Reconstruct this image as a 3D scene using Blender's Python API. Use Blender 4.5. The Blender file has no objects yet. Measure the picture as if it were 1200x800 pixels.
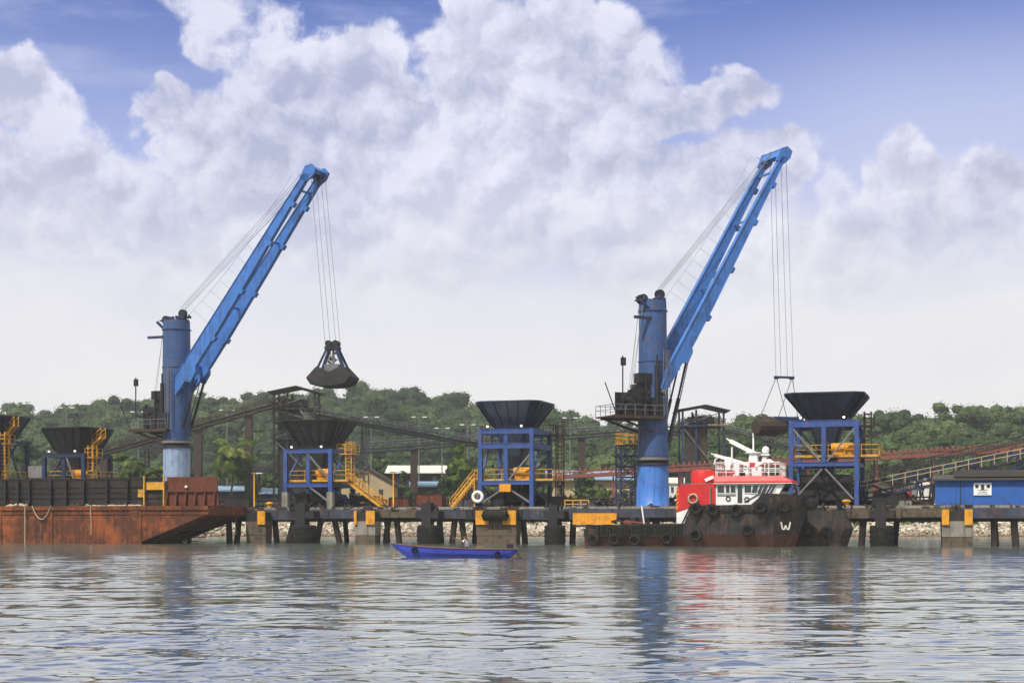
import bpy, math, random
import numpy as np
from mathutils import Vector, Matrix, Quaternion
R = math.radians
rnd = random.Random(7)
scene = bpy.context.scene
COL = scene.collection
# ------------------------------------------------------------------ photo geometry
F, CX, HY, CAMZ = 1800.0, 600.0, 611.0, 2.3
def P3(px, py, Y):
    return Vector(((px-CX)/F*Y, Y, CAMZ+(HY-py)/F*Y))
TH = math.atan2(-33.6, 106.4)          # heading of the quay line
CT, ST = math.cos(TH), -math.sin(TH)   # ST positive
OY = 157.9
def P(u, v, z=0.0):
    return Vector((CT*u+ST*v, OY-ST*u+CT*v, z))
def pu(px, v=0.0):
    t = (px-CX)/F
    return (t*(OY+CT*v)-ST*v)/(CT+ST*t)
def YY(u, v): return OY-ST*u+CT*v
def pz(py, u, v): return CAMZ+(HY-py)/F*YY(u, v)
DECK = 3.6
# ------------------------------------------------------------------ mesh builder
class MB:
    def __init__(s): s.v=[]; s.f=[]; s.sm=[]; s.mi=[]; s.cur=0
    def add(s, vs, fs, smooth=False):
        n=len(s.v); s.v += [tuple(p) for p in vs]
        for f in fs:
            s.f.append(tuple(n+i for i in f)); s.sm.append(smooth); s.mi.append(s.cur)
        return s
    def box(s, x0,x1,y0,y1,z0,z1):
        vs=[(x,y,z) for z in (z0,z1) for y in (y0,y1) for x in (x0,x1)]
        return s.add(vs, [(0,2,3,1),(4,5,7,6),(0,1,5,4),(2,6,7,3),(0,4,6,2),(1,3,7,5)])
    def bar(s, p, q, w=.1, h=None, up=(0,0,1)):
        p=Vector(p); q=Vector(q); h=h or w; d=(q-p)
        if d.length<1e-6: return s
        d.normalize(); upv=Vector(up)
        if abs(d.dot(upv))>.98: upv=Vector((0,1,0))
        a=d.cross(upv).normalized(); b=a.cross(d).normalized()
        vs=[]
        for c in (p,q):
            for i,j in ((-1,-1),(1,-1),(1,1),(-1,1)): vs.append(c+a*(i*w/2)+b*(j*h/2))
        return s.add(vs, [(3,2,1,0),(4,5,6,7),(0,1,5,4),(1,2,6,5),(2,3,7,6),(3,0,4,7)])
    def tube(s, p, q, r=.05, r2=None, n=8, caps=True):
        p=Vector(p); q=Vector(q); r2=r if r2 is None else r2; d=(q-p).normalized()
        upv=Vector((0,0,1)) if abs(d.z)<.98 else Vector((0,1,0))
        a=d.cross(upv).normalized(); b=a.cross(d).normalized(); vs=[]
        for c,rr in ((p,r),(q,r2)):
            for k in range(n):
                t=2*math.pi*k/n; vs.append(c+a*(math.cos(t)*rr)+b*(math.sin(t)*rr))
        s.add(vs, [(k,(k+1)%n,n+(k+1)%n,n+k) for k in range(n)], n>4)
        if caps:
            s.add(vs[:n], [tuple(range(n))[::-1]]); s.add(vs[n:], [tuple(range(n))])
        return s
    def path(s, pts, r=.03, n=6):
        for a,b in zip(pts[:-1],pts[1:]): s.tube(a,b,r,n=n,caps=True)
        return s
    def lathe(s, prof, n=24, c=(0,0,0), smooth=True, caps=True, M=None):
        vs=[]; c=Vector(c)
        for r,z in prof:
            for k in range(n):
                t=2*math.pi*k/n; p=Vector((math.cos(t)*r, math.sin(t)*r, z))
                if M: p=M@p
                vs.append(c+p)
        m=len(prof)
        s.add(vs,[(i*n+k,i*n+(k+1)%n,(i+1)*n+(k+1)%n,(i+1)*n+k) for i in range(m-1) for k in range(n)],smooth)
        if caps:
            s.add(vs[:n],[tuple(range(n))[::-1]]); s.add(vs[-n:],[tuple(range(n))])
        return s
    def torus(s, c, axis, R_, r, n=20, m=8):
        c=Vector(c); ax=Vector(axis).normalized(); upv=Vector((0,0,1)) if abs(ax.z)<.9 else Vector((0,1,0))
        a=ax.cross(upv).normalized(); b=ax.cross(a); vs=[]
        for i in range(n):
            t=2*math.pi*i/n; d=a*math.cos(t)+b*math.sin(t)
            for j in range(m):
                q=2*math.pi*j/m; vs.append(c+d*(R_+r*math.cos(q))+ax*(r*math.sin(q)))
        return s.add(vs,[(i*m+j,((i+1)%n)*m+j,((i+1)%n)*m+(j+1)%m,i*m+(j+1)%m) for i in range(n) for j in range(m)],True)
    def prism(s, pts, off, smooth=False):
        """closed polygon pts (3D) extruded by vector off"""
        off=Vector(off); a=[Vector(p) for p in pts]; n=len(a); vs=a+[p+off for p in a]
        s.add(vs,[tuple(range(n))[::-1],tuple(range(n,2*n))]+[(i,(i+1)%n,n+(i+1)%n,n+i) for i in range(n)],smooth)
        return s
    def loft(s, secs, smooth=True, caps=True, closed=False):
        n=len(secs[0]); vs=[p for q in secs for p in q]; fs=[]
        for i in range(len(secs)-1):
            for k in range(n if closed else n-1):
                k2=(k+1)%n; fs.append((i*n+k,i*n+k2,(i+1)*n+k2,(i+1)*n+k))
        s.add(vs,fs,smooth)
        if caps:
            s.add(secs[0],[tuple(range(n))[::-1]]); s.add(secs[-1],[tuple(range(n))])
        return s
    def build(s, name, mats, parent=None, loc=None, rot=None):
        me=bpy.data.meshes.new(name); me.from_pydata(s.v,[],s.f)
        if not isinstance(mats,(list,tuple)): mats=[mats]
        for m in mats: me.materials.append(m)
        me.polygons.foreach_set('use_smooth', s.sm); me.polygons.foreach_set('material_index', s.mi)
        me.validate(); me.update()
        import bmesh
        bm=bmesh.new(); bm.from_mesh(me); bmesh.ops.recalc_face_normals(bm, faces=bm.faces); bm.to_mesh(me); bm.free()
        o=bpy.data.objects.new(name, me); COL.objects.link(o)
        if parent: o.parent=parent
        if loc is not None: o.location=loc
        if rot is not None: o.rotation_euler=rot
        return o
def tag(o, label=None, cat=None, group=None, kind=None):
    if label: o['label']=label
    if cat: o['category']=cat
    if group: o['group']=group
    if kind: o['kind']=kind
    return o
def root(name, loc, rz, label, cat, group=None):
    o=bpy.data.objects.new(name,None); COL.objects.link(o); o.location=loc; o.rotation_euler=(0,0,rz)
    o.empty_display_size=.5
    return tag(o,label,cat,group)
def dup(o, loc=None, rz=None, label=None):
    c=o.copy(); COL.objects.link(c)
    if loc is not None: c.location=loc
    if rz is not None: c.rotation_euler=(0,0,rz)
    if label: c['label']=label
    for ch in list(o.children):
        d=ch.copy(); COL.objects.link(d); d.parent=c
        for g in list(ch.children):
            e=g.copy(); COL.objects.link(e); e.parent=d
    return c
def npmesh(name, V, Fq, mat, smooth=False, attr=None):
    me=bpy.data.meshes.new(name); nv=len(V); nf=len(Fq); k=Fq.shape[1]
    me.vertices.add(nv); me.vertices.foreach_set('co', V.astype(np.float32).ravel())
    me.loops.add(nf*k); me.loops.foreach_set('vertex_index', Fq.astype(np.int32).ravel())
    me.polygons.add(nf); me.polygons.foreach_set('loop_start', np.arange(0,nf*k,k,dtype=np.int32))
    try: me.polygons.foreach_set('loop_total', np.full(nf,k,dtype=np.int32))
    except Exception: pass
    me.polygons.foreach_set('use_smooth', np.full(nf,smooth))
    me.update(calc_edges=True)
    if attr is not None:
        a=me.attributes.new('tint','FLOAT','FACE'); a.data.foreach_set('value', attr.astype(np.float32))
    me.materials.append(mat)
    o=bpy.data.objects.new(name,me); COL.objects.link(o); return o
# ------------------------------------------------------------------ materials
class NT:
    def __init__(s, nt): s.nt=nt
    def n(s, typ, **kw):
        nd=s.nt.nodes.new(typ)
        for k,v in kw.items():
            if k.startswith('i_'):
                key=k[2:]; key=int(key) if key.isdigit() else key.replace('_',' ')
                s.set(nd.inputs[key], v)
            else: setattr(nd,k,v)
        return nd
    def set(s, inp, v):
        if hasattr(v,'is_output') or isinstance(v,bpy.types.NodeSocket): s.nt.links.new(v,inp)
        elif isinstance(v,(tuple,list)) and len(v)==3 and inp.type=='RGBA': inp.default_value=(*v,1)
        else: inp.default_value=v
    def m(s, op, a, b=0.0, c=None, clamp=False):
        nd=s.nt.nodes.new('ShaderNodeMath'); nd.operation=op; nd.use_clamp=clamp
        s.set(nd.inputs[0],a); s.set(nd.inputs[1],b)
        if c is not None: s.set(nd.inputs[2],c)
        return nd.outputs[0]
    def vm(s, op, a, b=None):
        nd=s.nt.nodes.new('ShaderNodeVectorMath'); nd.operation=op; s.set(nd.inputs[0],a)
        if b is not None: s.set(nd.inputs[1],b)
        return nd.outputs['Value'] if op in('LENGTH','DOT_PRODUCT') else nd.outputs[0]
    def mix(s, f, a, b, mode='MIX'):
        nd=s.nt.nodes.new('ShaderNodeMix'); nd.data_type='RGBA'; nd.blend_type=mode; nd.clamp_factor=True
        s.set(nd.inputs[0],f); s.set(nd.inputs[6],a); s.set(nd.inputs[7],b); return nd.outputs[2]
    def rng(s, v, a,b,c=0.0,d=1.0, smooth=True):
        nd=s.nt.nodes.new('ShaderNodeMapRange'); nd.interpolation_type='SMOOTHSTEP' if smooth else 'LINEAR'
        s.set(nd.inputs[0],v)
        for i,x in zip((1,2,3,4),(a,b,c,d)): s.set(nd.inputs[i],x)
        return nd.outputs[0]
    def noise(s, vec, scale=1.0, detail=4.0, rough=.5, dist=0.0):
        nd=s.nt.nodes.new('ShaderNodeTexNoise'); s.set(nd.inputs['Vector'],vec)
        nd.inputs['Scale'].default_value=scale; nd.inputs['Detail'].default_value=detail
        nd.inputs['Roughness'].default_value=rough; nd.inputs['Distortion'].default_value=dist
        return nd.outputs[0]
def newmat(name):
    m=bpy.data.materials.new(name); m.use_nodes=True; nt=m.node_tree; nt.nodes.clear()
    t=NT(nt); out=t.n('ShaderNodeOutputMaterial'); b=t.n('ShaderNodeBsdfPrincipled')
    nt.links.new(b.outputs[0],out.inputs[0]); return m,t,b,out
def MT(name, col, rough=.6, metal=0.0, dirt=(.05,.04,.03), amt=.35, scale=.8, streak=0.0, rust=0.0, bump=.0, bscale=8., spec=.3, lo=.45, hi=.7, rustcol=(.16,.055,.02), obj=False):
    """painted / weathered surface: base, blotchy dirt, vertical runs, rust patches"""
    m,t,b,out=newmat(name)
    if obj: pos=t.n('ShaderNodeTexCoord').outputs['Object']
    else: pos=t.n('ShaderNodeNewGeometry').outputs['Position']
    n1=t.noise(pos,scale,6,.62,.3)
    c=t.mix(t.m('MULTIPLY',t.rng(n1,lo,hi),amt),col,dirt)
    n0=t.noise(pos,scale*3.7,4,.6)
    c=t.mix(t.m('MULTIPLY',n0,.5),c,tuple(min(1,x*1.35) for x in col)) if amt else c
    if streak:
        sv=t.vm('MULTIPLY',pos,(3.2,3.2,.22)); n2=t.noise(sv,1.0,5,.65)
        c=t.mix(t.m('MULTIPLY',t.rng(n2,.5,.68),streak),c,dirt)
    if rust:
        n3=t.noise(pos,scale*1.9,8,.7,.6); sv=t.vm('MULTIPLY',pos,(2.3,2.3,.4)); n4=t.noise(sv,1.3,5,.65)
        rm=t.rng(t.m('ADD',t.m('MULTIPLY',n3,.6),t.m('MULTIPLY',n4,.4)),.5,.62)
        rc=t.mix(t.rng(t.noise(pos,scale*6,4,.6),.35,.65),rustcol,tuple(x*2.1 for x in rustcol))
        c=t.mix(t.m('MULTIPLY',rm,rust),c,rc)
    t.set(b.inputs['Base Color'],c)
    t.set(b.inputs['Roughness'],t.m('ADD',rough-.08,t.m('MULTIPLY',n1,.2)))
    b.inputs['Metallic'].default_value=metal
    b.inputs['Specular IOR Level'].default_value=spec
    if bump:
        bp=t.n('ShaderNodeBump'); bp.inputs['Strength'].default_value=1; bp.inputs['Distance'].default_value=bump
        t.set(bp.inputs['Height'],t.noise(pos,bscale,5,.6)); t.nt.links.new(bp.outputs[0],b.inputs['Normal'])
    return m
G={}
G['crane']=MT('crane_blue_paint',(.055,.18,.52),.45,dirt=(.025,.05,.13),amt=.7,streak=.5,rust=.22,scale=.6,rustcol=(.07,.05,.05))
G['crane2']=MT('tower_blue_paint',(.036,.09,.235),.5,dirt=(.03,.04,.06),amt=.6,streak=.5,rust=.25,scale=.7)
G['ped']=MT('pedestal_blue_paint',(.06,.20,.58),.4,dirt=(.02,.045,.13),amt=.45,streak=.55,rust=.3,scale=.6)
G['pedl']=MT('pale_pedestal_paint',(.27,.36,.52),.35,dirt=(.07,.10,.17),amt=.5,streak=.6,rust=.35,scale=.6)
G['frame']=MT('hopper_blue_paint',(.034,.083,.275),.5,dirt=(.02,.025,.04),amt=.6,streak=.3,rust=.25,scale=.8)
G['bin']=MT('coal_stained_steel',(.020,.032,.070),.45,dirt=(.010,.010,.012),amt=.7,streak=.7,rust=.2,scale=.6,rustcol=(.035,.02,.012))
G['bingrey']=MT('worn_bin_steel',(.022,.025,.029),.6,dirt=(.012,.011,.010),amt=.7,streak=.8,rust=.35,scale=.6,rustcol=(.06,.03,.015))
G['dark']=MT('grimy_dark_steel',(.014,.015,.018),.6,dirt=(.04,.028,.018),amt=.4,rust=.25,rustcol=(.08,.035,.015))
G['darkblue']=MT('dark_blue_steel',(.016,.03,.085),.55,dirt=(.02,.02,.02),amt=.6,rust=.2)
G['grey']=MT('grey_steel',(.16,.17,.18),.5,dirt=(.06,.05,.04),amt=.5,rust=.3)
G['yellow']=MT('yellow_paint',(.62,.32,.03),.55,dirt=(.14,.07,.025),amt=.75,scale=1.6,rust=.55)
G['orange']=MT('orange_motor_paint',(.70,.31,.02),.5,dirt=(.18,.08,.02),amt=.6,scale=1.5,streak=.3,rust=.25)
G['rust']=MT('rusty_hull_plate',(.25,.066,.018),.75,dirt=(.022,.012,.010),amt=1.0,scale=.42,streak=.95,rust=.35,rustcol=(.24,.085,.02),bump=.02,lo=.36,hi=.54)
G['rustwall']=MT('dark_red_rusty_plate',(.115,.032,.018),.75,dirt=(.035,.016,.012),amt=.6,scale=.9,streak=.4,rust=.35,rustcol=(.15,.055,.02))
G['hullblack']=MT('black_hull_paint',(.013,.013,.015),.55,dirt=(.075,.055,.04),amt=.6,scale=.6,streak=.75,rust=.6,rustcol=(.08,.034,.018),bump=.02,bscale=3)
G['boot']=MT('rusty_boot_topping',(.085,.035,.024),.7,dirt=(.03,.022,.018),amt=.7,scale=.6,streak=.5,rust=.6,rustcol=(.11,.04,.018))
G['wallblack']=MT('black_ribbed_cargo_wall',(.013,.013,.015),.7,dirt=(.04,.03,.022),amt=.5,scale=.7,streak=.5,rust=.45,rustcol=(.07,.03,.015))
G['rubber']=MT('tyre_rubber',(.010,.010,.010),.8,dirt=(.075,.07,.062),amt=.5,scale=3,spec=.2)
G['white']=MT('white_ship_paint',(.82,.82,.81),.4,dirt=(.38,.30,.22),amt=.35,streak=.25,scale=1.2)
G['red']=MT('red_ship_paint',(.56,.022,.022),.42,dirt=(.22,.02,.02),amt=.4,streak=.2,rust=.1)
G['glass']=MT('dark_window_glass',(.02,.025,.03),.08,amt=.0,spec=.8)
G['conc']=MT('stained_concrete',(.25,.235,.20),.85,dirt=(.07,.06,.05),amt=.7,scale=.9,streak=.7,bump=.02,bscale=5)
G['conclow']=MT('weedy_wet_concrete',(.11,.085,.06),.8,dirt=(.018,.015,.012),amt=.9,scale=1.6,streak=.5,rust=.3,bump=.04,bscale=4,rustcol=(.12,.06,.03))
G['pile']=MT('tarred_steel_pile',(.018,.015,.013),.75,dirt=(.06,.04,.03),amt=.5,scale=1.2,streak=.3,rust=.4,rustcol=(.08,.035,.02))
G['deck']=MT('quay_deck_concrete',(.17,.165,.155),.85,dirt=(.05,.045,.04),amt=.7,scale=.5)
G['girder']=MT('slate_painted_girder',(.045,.062,.10),.7,dirt=(.03,.027,.025),amt=.85,scale=.35,streak=.7,rust=.4,lo=.4,hi=.6)
G['rope']=MT('steel_wire_rope',(.22,.23,.25),.5,amt=.2)
G['hemp']=MT('pale_mooring_rope',(.42,.34,.24),.9,amt=.5,dirt=(.15,.11,.08))
G['redbrown']=MT('red_oxide_steel',(.22,.065,.05),.6,dirt=(.08,.035,.03),amt=.6,rust=.3)
G['gallery']=MT('gallery_grey_steel',(.028,.034,.046),.6,dirt=(.035,.025,.02),amt=.5,rust=.35,rustcol=(.09,.045,.025))
G['galbrown']=MT('coal_brown_steel',(.042,.029,.022),.7,dirt=(.02,.018,.018),amt=.6,rust=.4,rustcol=(.10,.05,.025))
G['bluecorr']=MT('blue_corrugated_sheet',(.03,.12,.42),.5,dirt=(.03,.05,.10),amt=.4,streak=.35,scale=.5)
G['beige']=MT('beige_plaster',(.46,.36,.22),.85,dirt=(.25,.19,.12),amt=.4,scale=.4)
G['roofdark']=MT('dark_roof_sheet',(.055,.05,.045),.7,dirt=(.12,.09,.06),amt=.4,scale=.5)
G['roofwhite']=MT('pale_roof_sheet',(.62,.60,.52),.5,dirt=(.35,.30,.22),amt=.4,scale=.3)
G['roofblue']=MT('faded_blue_roof_sheet',(.20,.30,.42),.5,dirt=(.12,.13,.15),amt=.4,scale=.3)
G['boatblue']=MT('violet_blue_boat_paint',(.055,.078,.50),.45,dirt=(.02,.025,.16),amt=.5,scale=2.5,streak=.2)
G['wood']=MT('weathered_boat_wood',(.22,.12,.08),.8,dirt=(.08,.05,.04),amt=.5,scale=3)
G['skin']=MT('tanned_skin',(.24,.12,.07),.6,amt=0)
G['shirt']=MT('white_cotton_shirt',(.75,.75,.76),.9,dirt=(.5,.5,.52),amt=.3,scale=6)
G['trouser']=MT('dark_trousers',(.02,.022,.035),.9,amt=0)
G['hair']=MT('dark_cap',(.015,.013,.012),.8,amt=0)
G['bark']=MT('tree_bark',(.12,.09,.065),.9,dirt=(.05,.04,.03),amt=.6,scale=2)
G['lamp']=None
def emis(name,col,st):
    m=bpy.data.materials.new(name); m.use_nodes=True; nt=m.node_tree; nt.nodes.clear()
    t=NT(nt); o=t.n('ShaderNodeOutputMaterial'); e=t.n('ShaderNodeEmission'); e.inputs[0].default_value=(*col,1); e.inputs[1].default_value=st
    nt.links.new(e.outputs[0],o.inputs[0]); return m
G['lamp']=emis('lit_floodlight',(1,.97,.9),2.2)
def leafmat(name, c1, c2, c3=None):
    m,t,b,out=newmat(name)
    at=t.n('ShaderNodeAttribute'); at.attribute_name='tint'
    cr=t.n('ShaderNodeValToRGB'); t.set(cr.inputs[0],at.outputs['Fac'])
    cr.color_ramp.elements[0].color=(*c1,1); cr.color_ramp.elements[1].color=(*c2,1)
    if c3: e=cr.color_ramp.elements.new(.5); e.color=(*c3,1)
    pz_=t.n('ShaderNodeNewGeometry').outputs['Position']; nz=t.noise(pz_,1.1,4,.65)
    cf_=t.mix(t.rng(nz,.35,.65),tuple(x*.6 for x in c1),cr.outputs[0]); cf_=t.mix(t.m('MULTIPLY',t.rng(nz,.5,.8),.4),cf_,c2)
    t.set(b.inputs['Base Color'],cf_); b.inputs['Roughness'].default_value=.75
    b.inputs['Specular IOR Level'].default_value=.2
    tr=t.n('ShaderNodeBsdfTranslucent'); t.set(tr.inputs[0],cr.outputs[0])
    mx=t.n('ShaderNodeMixShader'); mx.inputs[0].default_value=.25
    t.nt.links.new(b.outputs[0],mx.inputs[1]); t.nt.links.new(tr.outputs[0],mx.inputs[2]); t.nt.links.new(mx.outputs[0],out.inputs[0])
    return m
G['forest']=leafmat('forest_foliage',(.032,.065,.022),(.16,.225,.07),(.08,.135,.04))
G['leaf']=leafmat('broadleaf_foliage',(.03,.065,.015),(.12,.20,.035),(.06,.12,.022))
G['bright']=leafmat('bright_foliage',(.07,.13,.02),(.25,.36,.05),(.14,.22,.03))
G['palm']=leafmat('palm_frond_foliage',(.05,.085,.015),(.26,.30,.07),(.12,.17,.035))
# ------------------------------------------------------------------ camera, sun, sky
cam=bpy.data.cameras.new('camera'); co=bpy.data.objects.new('camera',cam); COL.objects.link(co)
co.location=(0,0,CAMZ); co.rotation_euler=(R(90),0,0); cam.lens=54; cam.sensor_width=36; cam.shift_y=(HY-400)/1200
cam.clip_start=.5; cam.clip_end=9000; scene.camera=co
SUN=Vector((-.38,-.55,.86)).normalized()
sl=bpy.data.lights.new('sun','SUN'); sl.energy=3.8; sl.angle=R(.9); sl.color=(1,.95,.87)
so=bpy.data.objects.new('sun',sl); COL.objects.link(so); so.rotation_euler=(-SUN).to_track_quat('-Z','Y').to_euler(); so.location=(0,0,80)
w=bpy.data.worlds.new('World'); scene.world=w; w.use_nodes=True; nt=w.node_tree; nt.nodes.clear(); t=NT(nt)
wo=t.n('ShaderNodeOutputWorld'); bg=t.n('ShaderNodeBackground'); bg.inputs[1].default_value=.1; nt.links.new(bg.outputs[0],wo.inputs[0])
sky=t.n('ShaderNodeTexSky'); sky.sky_type='NISHITA'; sky.sun_disc=False
sky.sun_elevation=math.asin(SUN.z); sky.sun_rotation=math.atan2(SUN.x,SUN.y); sky.air_density=1.0; sky.dust_density=.6; sky.ozone_density=2.5
D=t.n('ShaderNodeTexCoord').outputs['Generated']
sx=t.n('ShaderNodeSeparateXYZ'); t.set(sx.inputs[0],D); dx,dy,dz=sx.outputs
az=t.m('ARCTAN2',dx,dy); el=t.m('ARCSINE',dz)
cx=t.n('ShaderNodeCombineXYZ'); t.set(cx.inputs[0],az); t.set(cx.inputs[1],el); UV=cx.outputs[0]
# billow warp of the cloud outlines
nlow=t.n('ShaderNodeTexNoise'); t.set(nlow.inputs['Vector'],D); nlow.inputs['Scale'].default_value=9; nlow.inputs['Detail'].default_value=3
nmid=t.n('ShaderNodeTexNoise'); t.set(nmid.inputs['Vector'],D); nmid.inputs['Scale'].default_value=34; nmid.inputs['Detail'].default_value=4
wl=t.vm('SUBTRACT',nlow.outputs['Color'],(.5,.5,.5)); wm=t.vm('SUBTRACT',nmid.outputs['Color'],(.5,.5,.5))
UVW=t.vm('ADD',UV,t.vm('ADD',t.vm('MULTIPLY',wl,(.075,.06,0)),t.vm('MULTIPLY',wm,(.034,.028,0))))
def ae(px,py):
    a=math.atan((px-CX)/F); return a, math.atan((HY-py)/F*math.cos(a))
blobs=[(262,38,70,55,.86),(900,250,120,80,.9),(15,100,62,52),(40,235,140,100),(190,300,110,90),(345,130,90,85),(415,95,68,62),(455,165,75,70),(300,215,150,95),(175,130,42,32),(215,175,65,55),
 (565,85,85,95),(555,15,45,45),(690,60,115,80),(640,150,130,85),(780,125,95,34),(865,112,62,32),(560,250,190,110),(735,215,95,75),(840,205,70,60),(905,185,50,42),
 (800,290,190,90),(1070,195,52,52),(1085,245,75,75),(1180,240,75,70),(960,300,120,60),(400,260,170,90)]
def field(vec, thin=False):
    acc=None
    for (bx,by,rx,ry,*fl) in blobs:
        a,e=ae(bx,by)
        d=t.vm('LENGTH',t.vm('MULTIPLY',t.vm('SUBTRACT',vec,(a,e,0)),(F/rx,F/ry,0)))
        d=t.m('MAXIMUM',d,fl[0]) if fl else d
        acc=d if acc is None else t.m('SMOOTH_MIN',acc,d,.22)
    return t.m('SUBTRACT',1.0,acc)
B=field(UVW)
# puffs: inverted cells at two sizes + fine turbulence
D2=t.vm('ADD',D,t.vm('MULTIPLY',wm,(.02,.02,.02)))
def puff(vec,sc):
    v=t.n('ShaderNodeTexVoronoi',feature='SMOOTH_F1'); t.set(v.inputs['Vector'],vec); v.inputs['Scale'].default_value=sc; v.inputs['Smoothness'].default_value=.6
    return t.m('SUBTRACT',.55,v.outputs['Distance'])
def height(vec):
    return t.m('ADD',t.m('MULTIPLY',puff(vec,24),.26),t.m('ADD',t.m('MULTIPLY',puff(vec,56),.20),t.m('MULTIPLY',t.m('SUBTRACT',t.noise(vec,17,10,.66),.5),1.45)))
H0=height(D2)
H1=height(t.vm('ADD',D2,(-.006,0,.012)))
dens=t.m('ADD',B,t.m('MULTIPLY',H0,.62))
mask=t.rng(dens,.02,.23)
# general cloud elsewhere in the sky (beside, behind, overhead)
ns=t.noise(t.vm('MULTIPLY',D,(1,1,1.6)),2.6,7,.6)
front=t.rng(t.m('ABSOLUTE',az),.40,.60)
high=t.rng(el,.328,.39)
els=t.m('MULTIPLY',t.rng(ns,.28,.42),t.m('MAXIMUM',front,high))
# low bank: everything under about 9 degrees is veiled
hz=t.noise(t.vm('MULTIPLY',D,(1,1,3.5)),7,6,.6)
low=t.rng(t.m('ADD',el,t.m('MULTIPLY',t.m('SUBTRACT',hz,.5),.12)),.235,.13)
veil=t.m('MULTIPLY',t.rng(t.noise(t.vm('MULTIPLY',D,(1.2,1.2,5)),5,7,.62),.48,.75),.45)
right=t.rng(az,.08,.26); veil2=t.m('MULTIPLY',t.m('MULTIPLY',right,t.rng(el,.34,.22)),.7)
# shading: puffs lit from above left, bases and thick middles grey violet
lit=t.m('ADD',.5,t.m('MULTIPLY',t.m('SUBTRACT',H0,H1),3.0))
thick=t.rng(B,.0,.9)
sh=t.m('ADD',lit,t.m('SUBTRACT',.42,t.m('MULTIPLY',thick,.62)),clamp=True)
soft=t.rng(el,.26,.10)
big=t.noise(t.vm('MULTIPLY',D,(1,1,2.0)),6.5,5,.55)
sh=t.m('ADD',t.m('MULTIPLY',sh,.72),t.m('MULTIPLY',t.rng(big,.35,.65),.28))
cc=t.mix(sh,(4.0,4.3,6.2),(7.9,8.0,9.3))
lowc=t.mix(t.rng(big,.3,.7),(6.8,6.95,7.8),(8.3,8.3,8.6))
cc=t.mix(t.m('MULTIPLY',soft,.85),cc,lowc)
blue=t.mix(1.0,sky.outputs[0],(.68,.70,1.16),'MULTIPLY')
blue=t.mix(t.rng(el,.345,.19),blue,(4.2,4.9,7.9))
c0=t.mix(t.m('MAXIMUM',veil,veil2),blue,(5.6,6.0,8.2))
c1=t.mix(low,c0,t.mix(t.rng(big,.3,.7),(7.2,7.3,8.2),(8.0,8.0,8.4)))
c1=t.mix(els,c1,(7.0,7.1,7.1))
fr=t.m('MULTIPLY',mask,t.m('SUBTRACT',1.0,front))
c2=t.mix(t.m('MULTIPLY',fr,.96),c1,cc)
c2=t.mix(t.rng(el,.17,.0),c2,(8.8,8.6,8.3))
below=t.m('LESS_THAN',el,-.002)
c2=t.mix(below,c2,(1.2,1.3,1.3))
t.set(bg.inputs[0],c2)
w.cycles.sampling_method='MANUAL'; w.cycles.sample_map_resolution=512
scene.view_settings.view_transform='Standard'; scene.view_settings.look='None'; scene.view_settings.gamma=1; scene.view_settings.exposure=.12
scene.render.engine='CYCLES'; cy=scene.cycles
cy.use_denoising=True
try: cy.denoiser='OPENIMAGEDENOISE'
except Exception: pass
cy.max_bounces=7; cy.diffuse_bounces=2; cy.glossy_bounces=4; cy.transmission_bounces=2; cy.volume_bounces=0; cy.transparent_max_bounces=4
cy.sample_clamp_indirect=6; cy.caustics_reflective=False; cy.caustics_refractive=False
# ------------------------------------------------------------------ terrain
def shore_y(x): return 236-.04*x+3*np.sin(x*.06)+1.5*np.sin(x*.19+1)
RX=np.array([-400,-100,0,60,130,200,270,330,400,440,480,510,540,560,600,650,690,720,760,820,870,930,1020,1060,1100,1140,1170,1200,1400,1700])
RY=np.array([492,484,481,480,474,473,472,466,462,459,459,463,470,476,480,485,490,497,502,500,494,486,484,483,487,489,484,482,478,485])
def ridge(px):
    y=np.interp(px,RX,RY); Yr=np.interp(px,[-400,560,720,900,1700],[700,660,560,470,450]); cr=np.interp(px,[500,620,850],[12.0,11.0,12.0])
    return CAMZ+(HY-y)/F*Yr-cr, Yr
def hgt(x,y):
    px=CX+F*x/np.maximum(y,1); px=np.clip(px,-400,1700)
    zr,Yr=ridge(px); y0=.66*Yr
    s=np.clip((y-y0)/(Yr-y0),0,1); s=s**.8*(1-.0*s)
    z=3.3+(zr-3.3)*s+2.2*np.sin(x*.031+y*.02)*s*(1-s)*4
    z=np.where(y>Yr, zr-(y-Yr)*.10, z); z=np.maximum(z,3.3)
    sy=shore_y(x); d=y-sy
    bank=np.clip(-1.2+d*.32, -1.2, 1.6); bank=np.where(d>8.7, np.clip(1.6+(d-8.7)*.34,1.6,3.3), bank)
    return np.where(d<14, np.minimum(bank,3.3), z)
xs=np.concatenate([-np.geomspace(160,1350,30)[::-1], np.arange(-155,156,5.0), np.geomspace(160,1350,30)])
ys=np.concatenate([np.arange(225,262,1.5), np.geomspace(263,1500,110)])
X,Y=np.meshgrid(xs,ys); Z=hgt(X,Y); V=np.stack([X,Y,Z],-1).reshape(-1,3)
def quads(nr,nc):
    i=np.arange(nr-1)[:,None]*nc+np.arange(nc-1)[None,:]; i=i.ravel()
    return np.stack([i,i+1,i+nc+1,i+nc],-1)
gm,t,b,out=newmat('ground_soil'); pos=t.n('ShaderNodeNewGeometry').outputs['Position']
c=t.mix(t.rng(t.noise(pos,.12,6,.6),.4,.6),(.06,.075,.025),(.20,.16,.10)); c=t.mix(t.rng(t.noise(pos,.9,5,.6),.4,.7),c,(.035,.05,.018))
t.set(b.inputs['Base Color'],c); b.inputs['Roughness'].default_value=.95
tag(npmesh('ground',V,quads(len(ys),len(xs)),gm,True),kind='structure')
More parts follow.
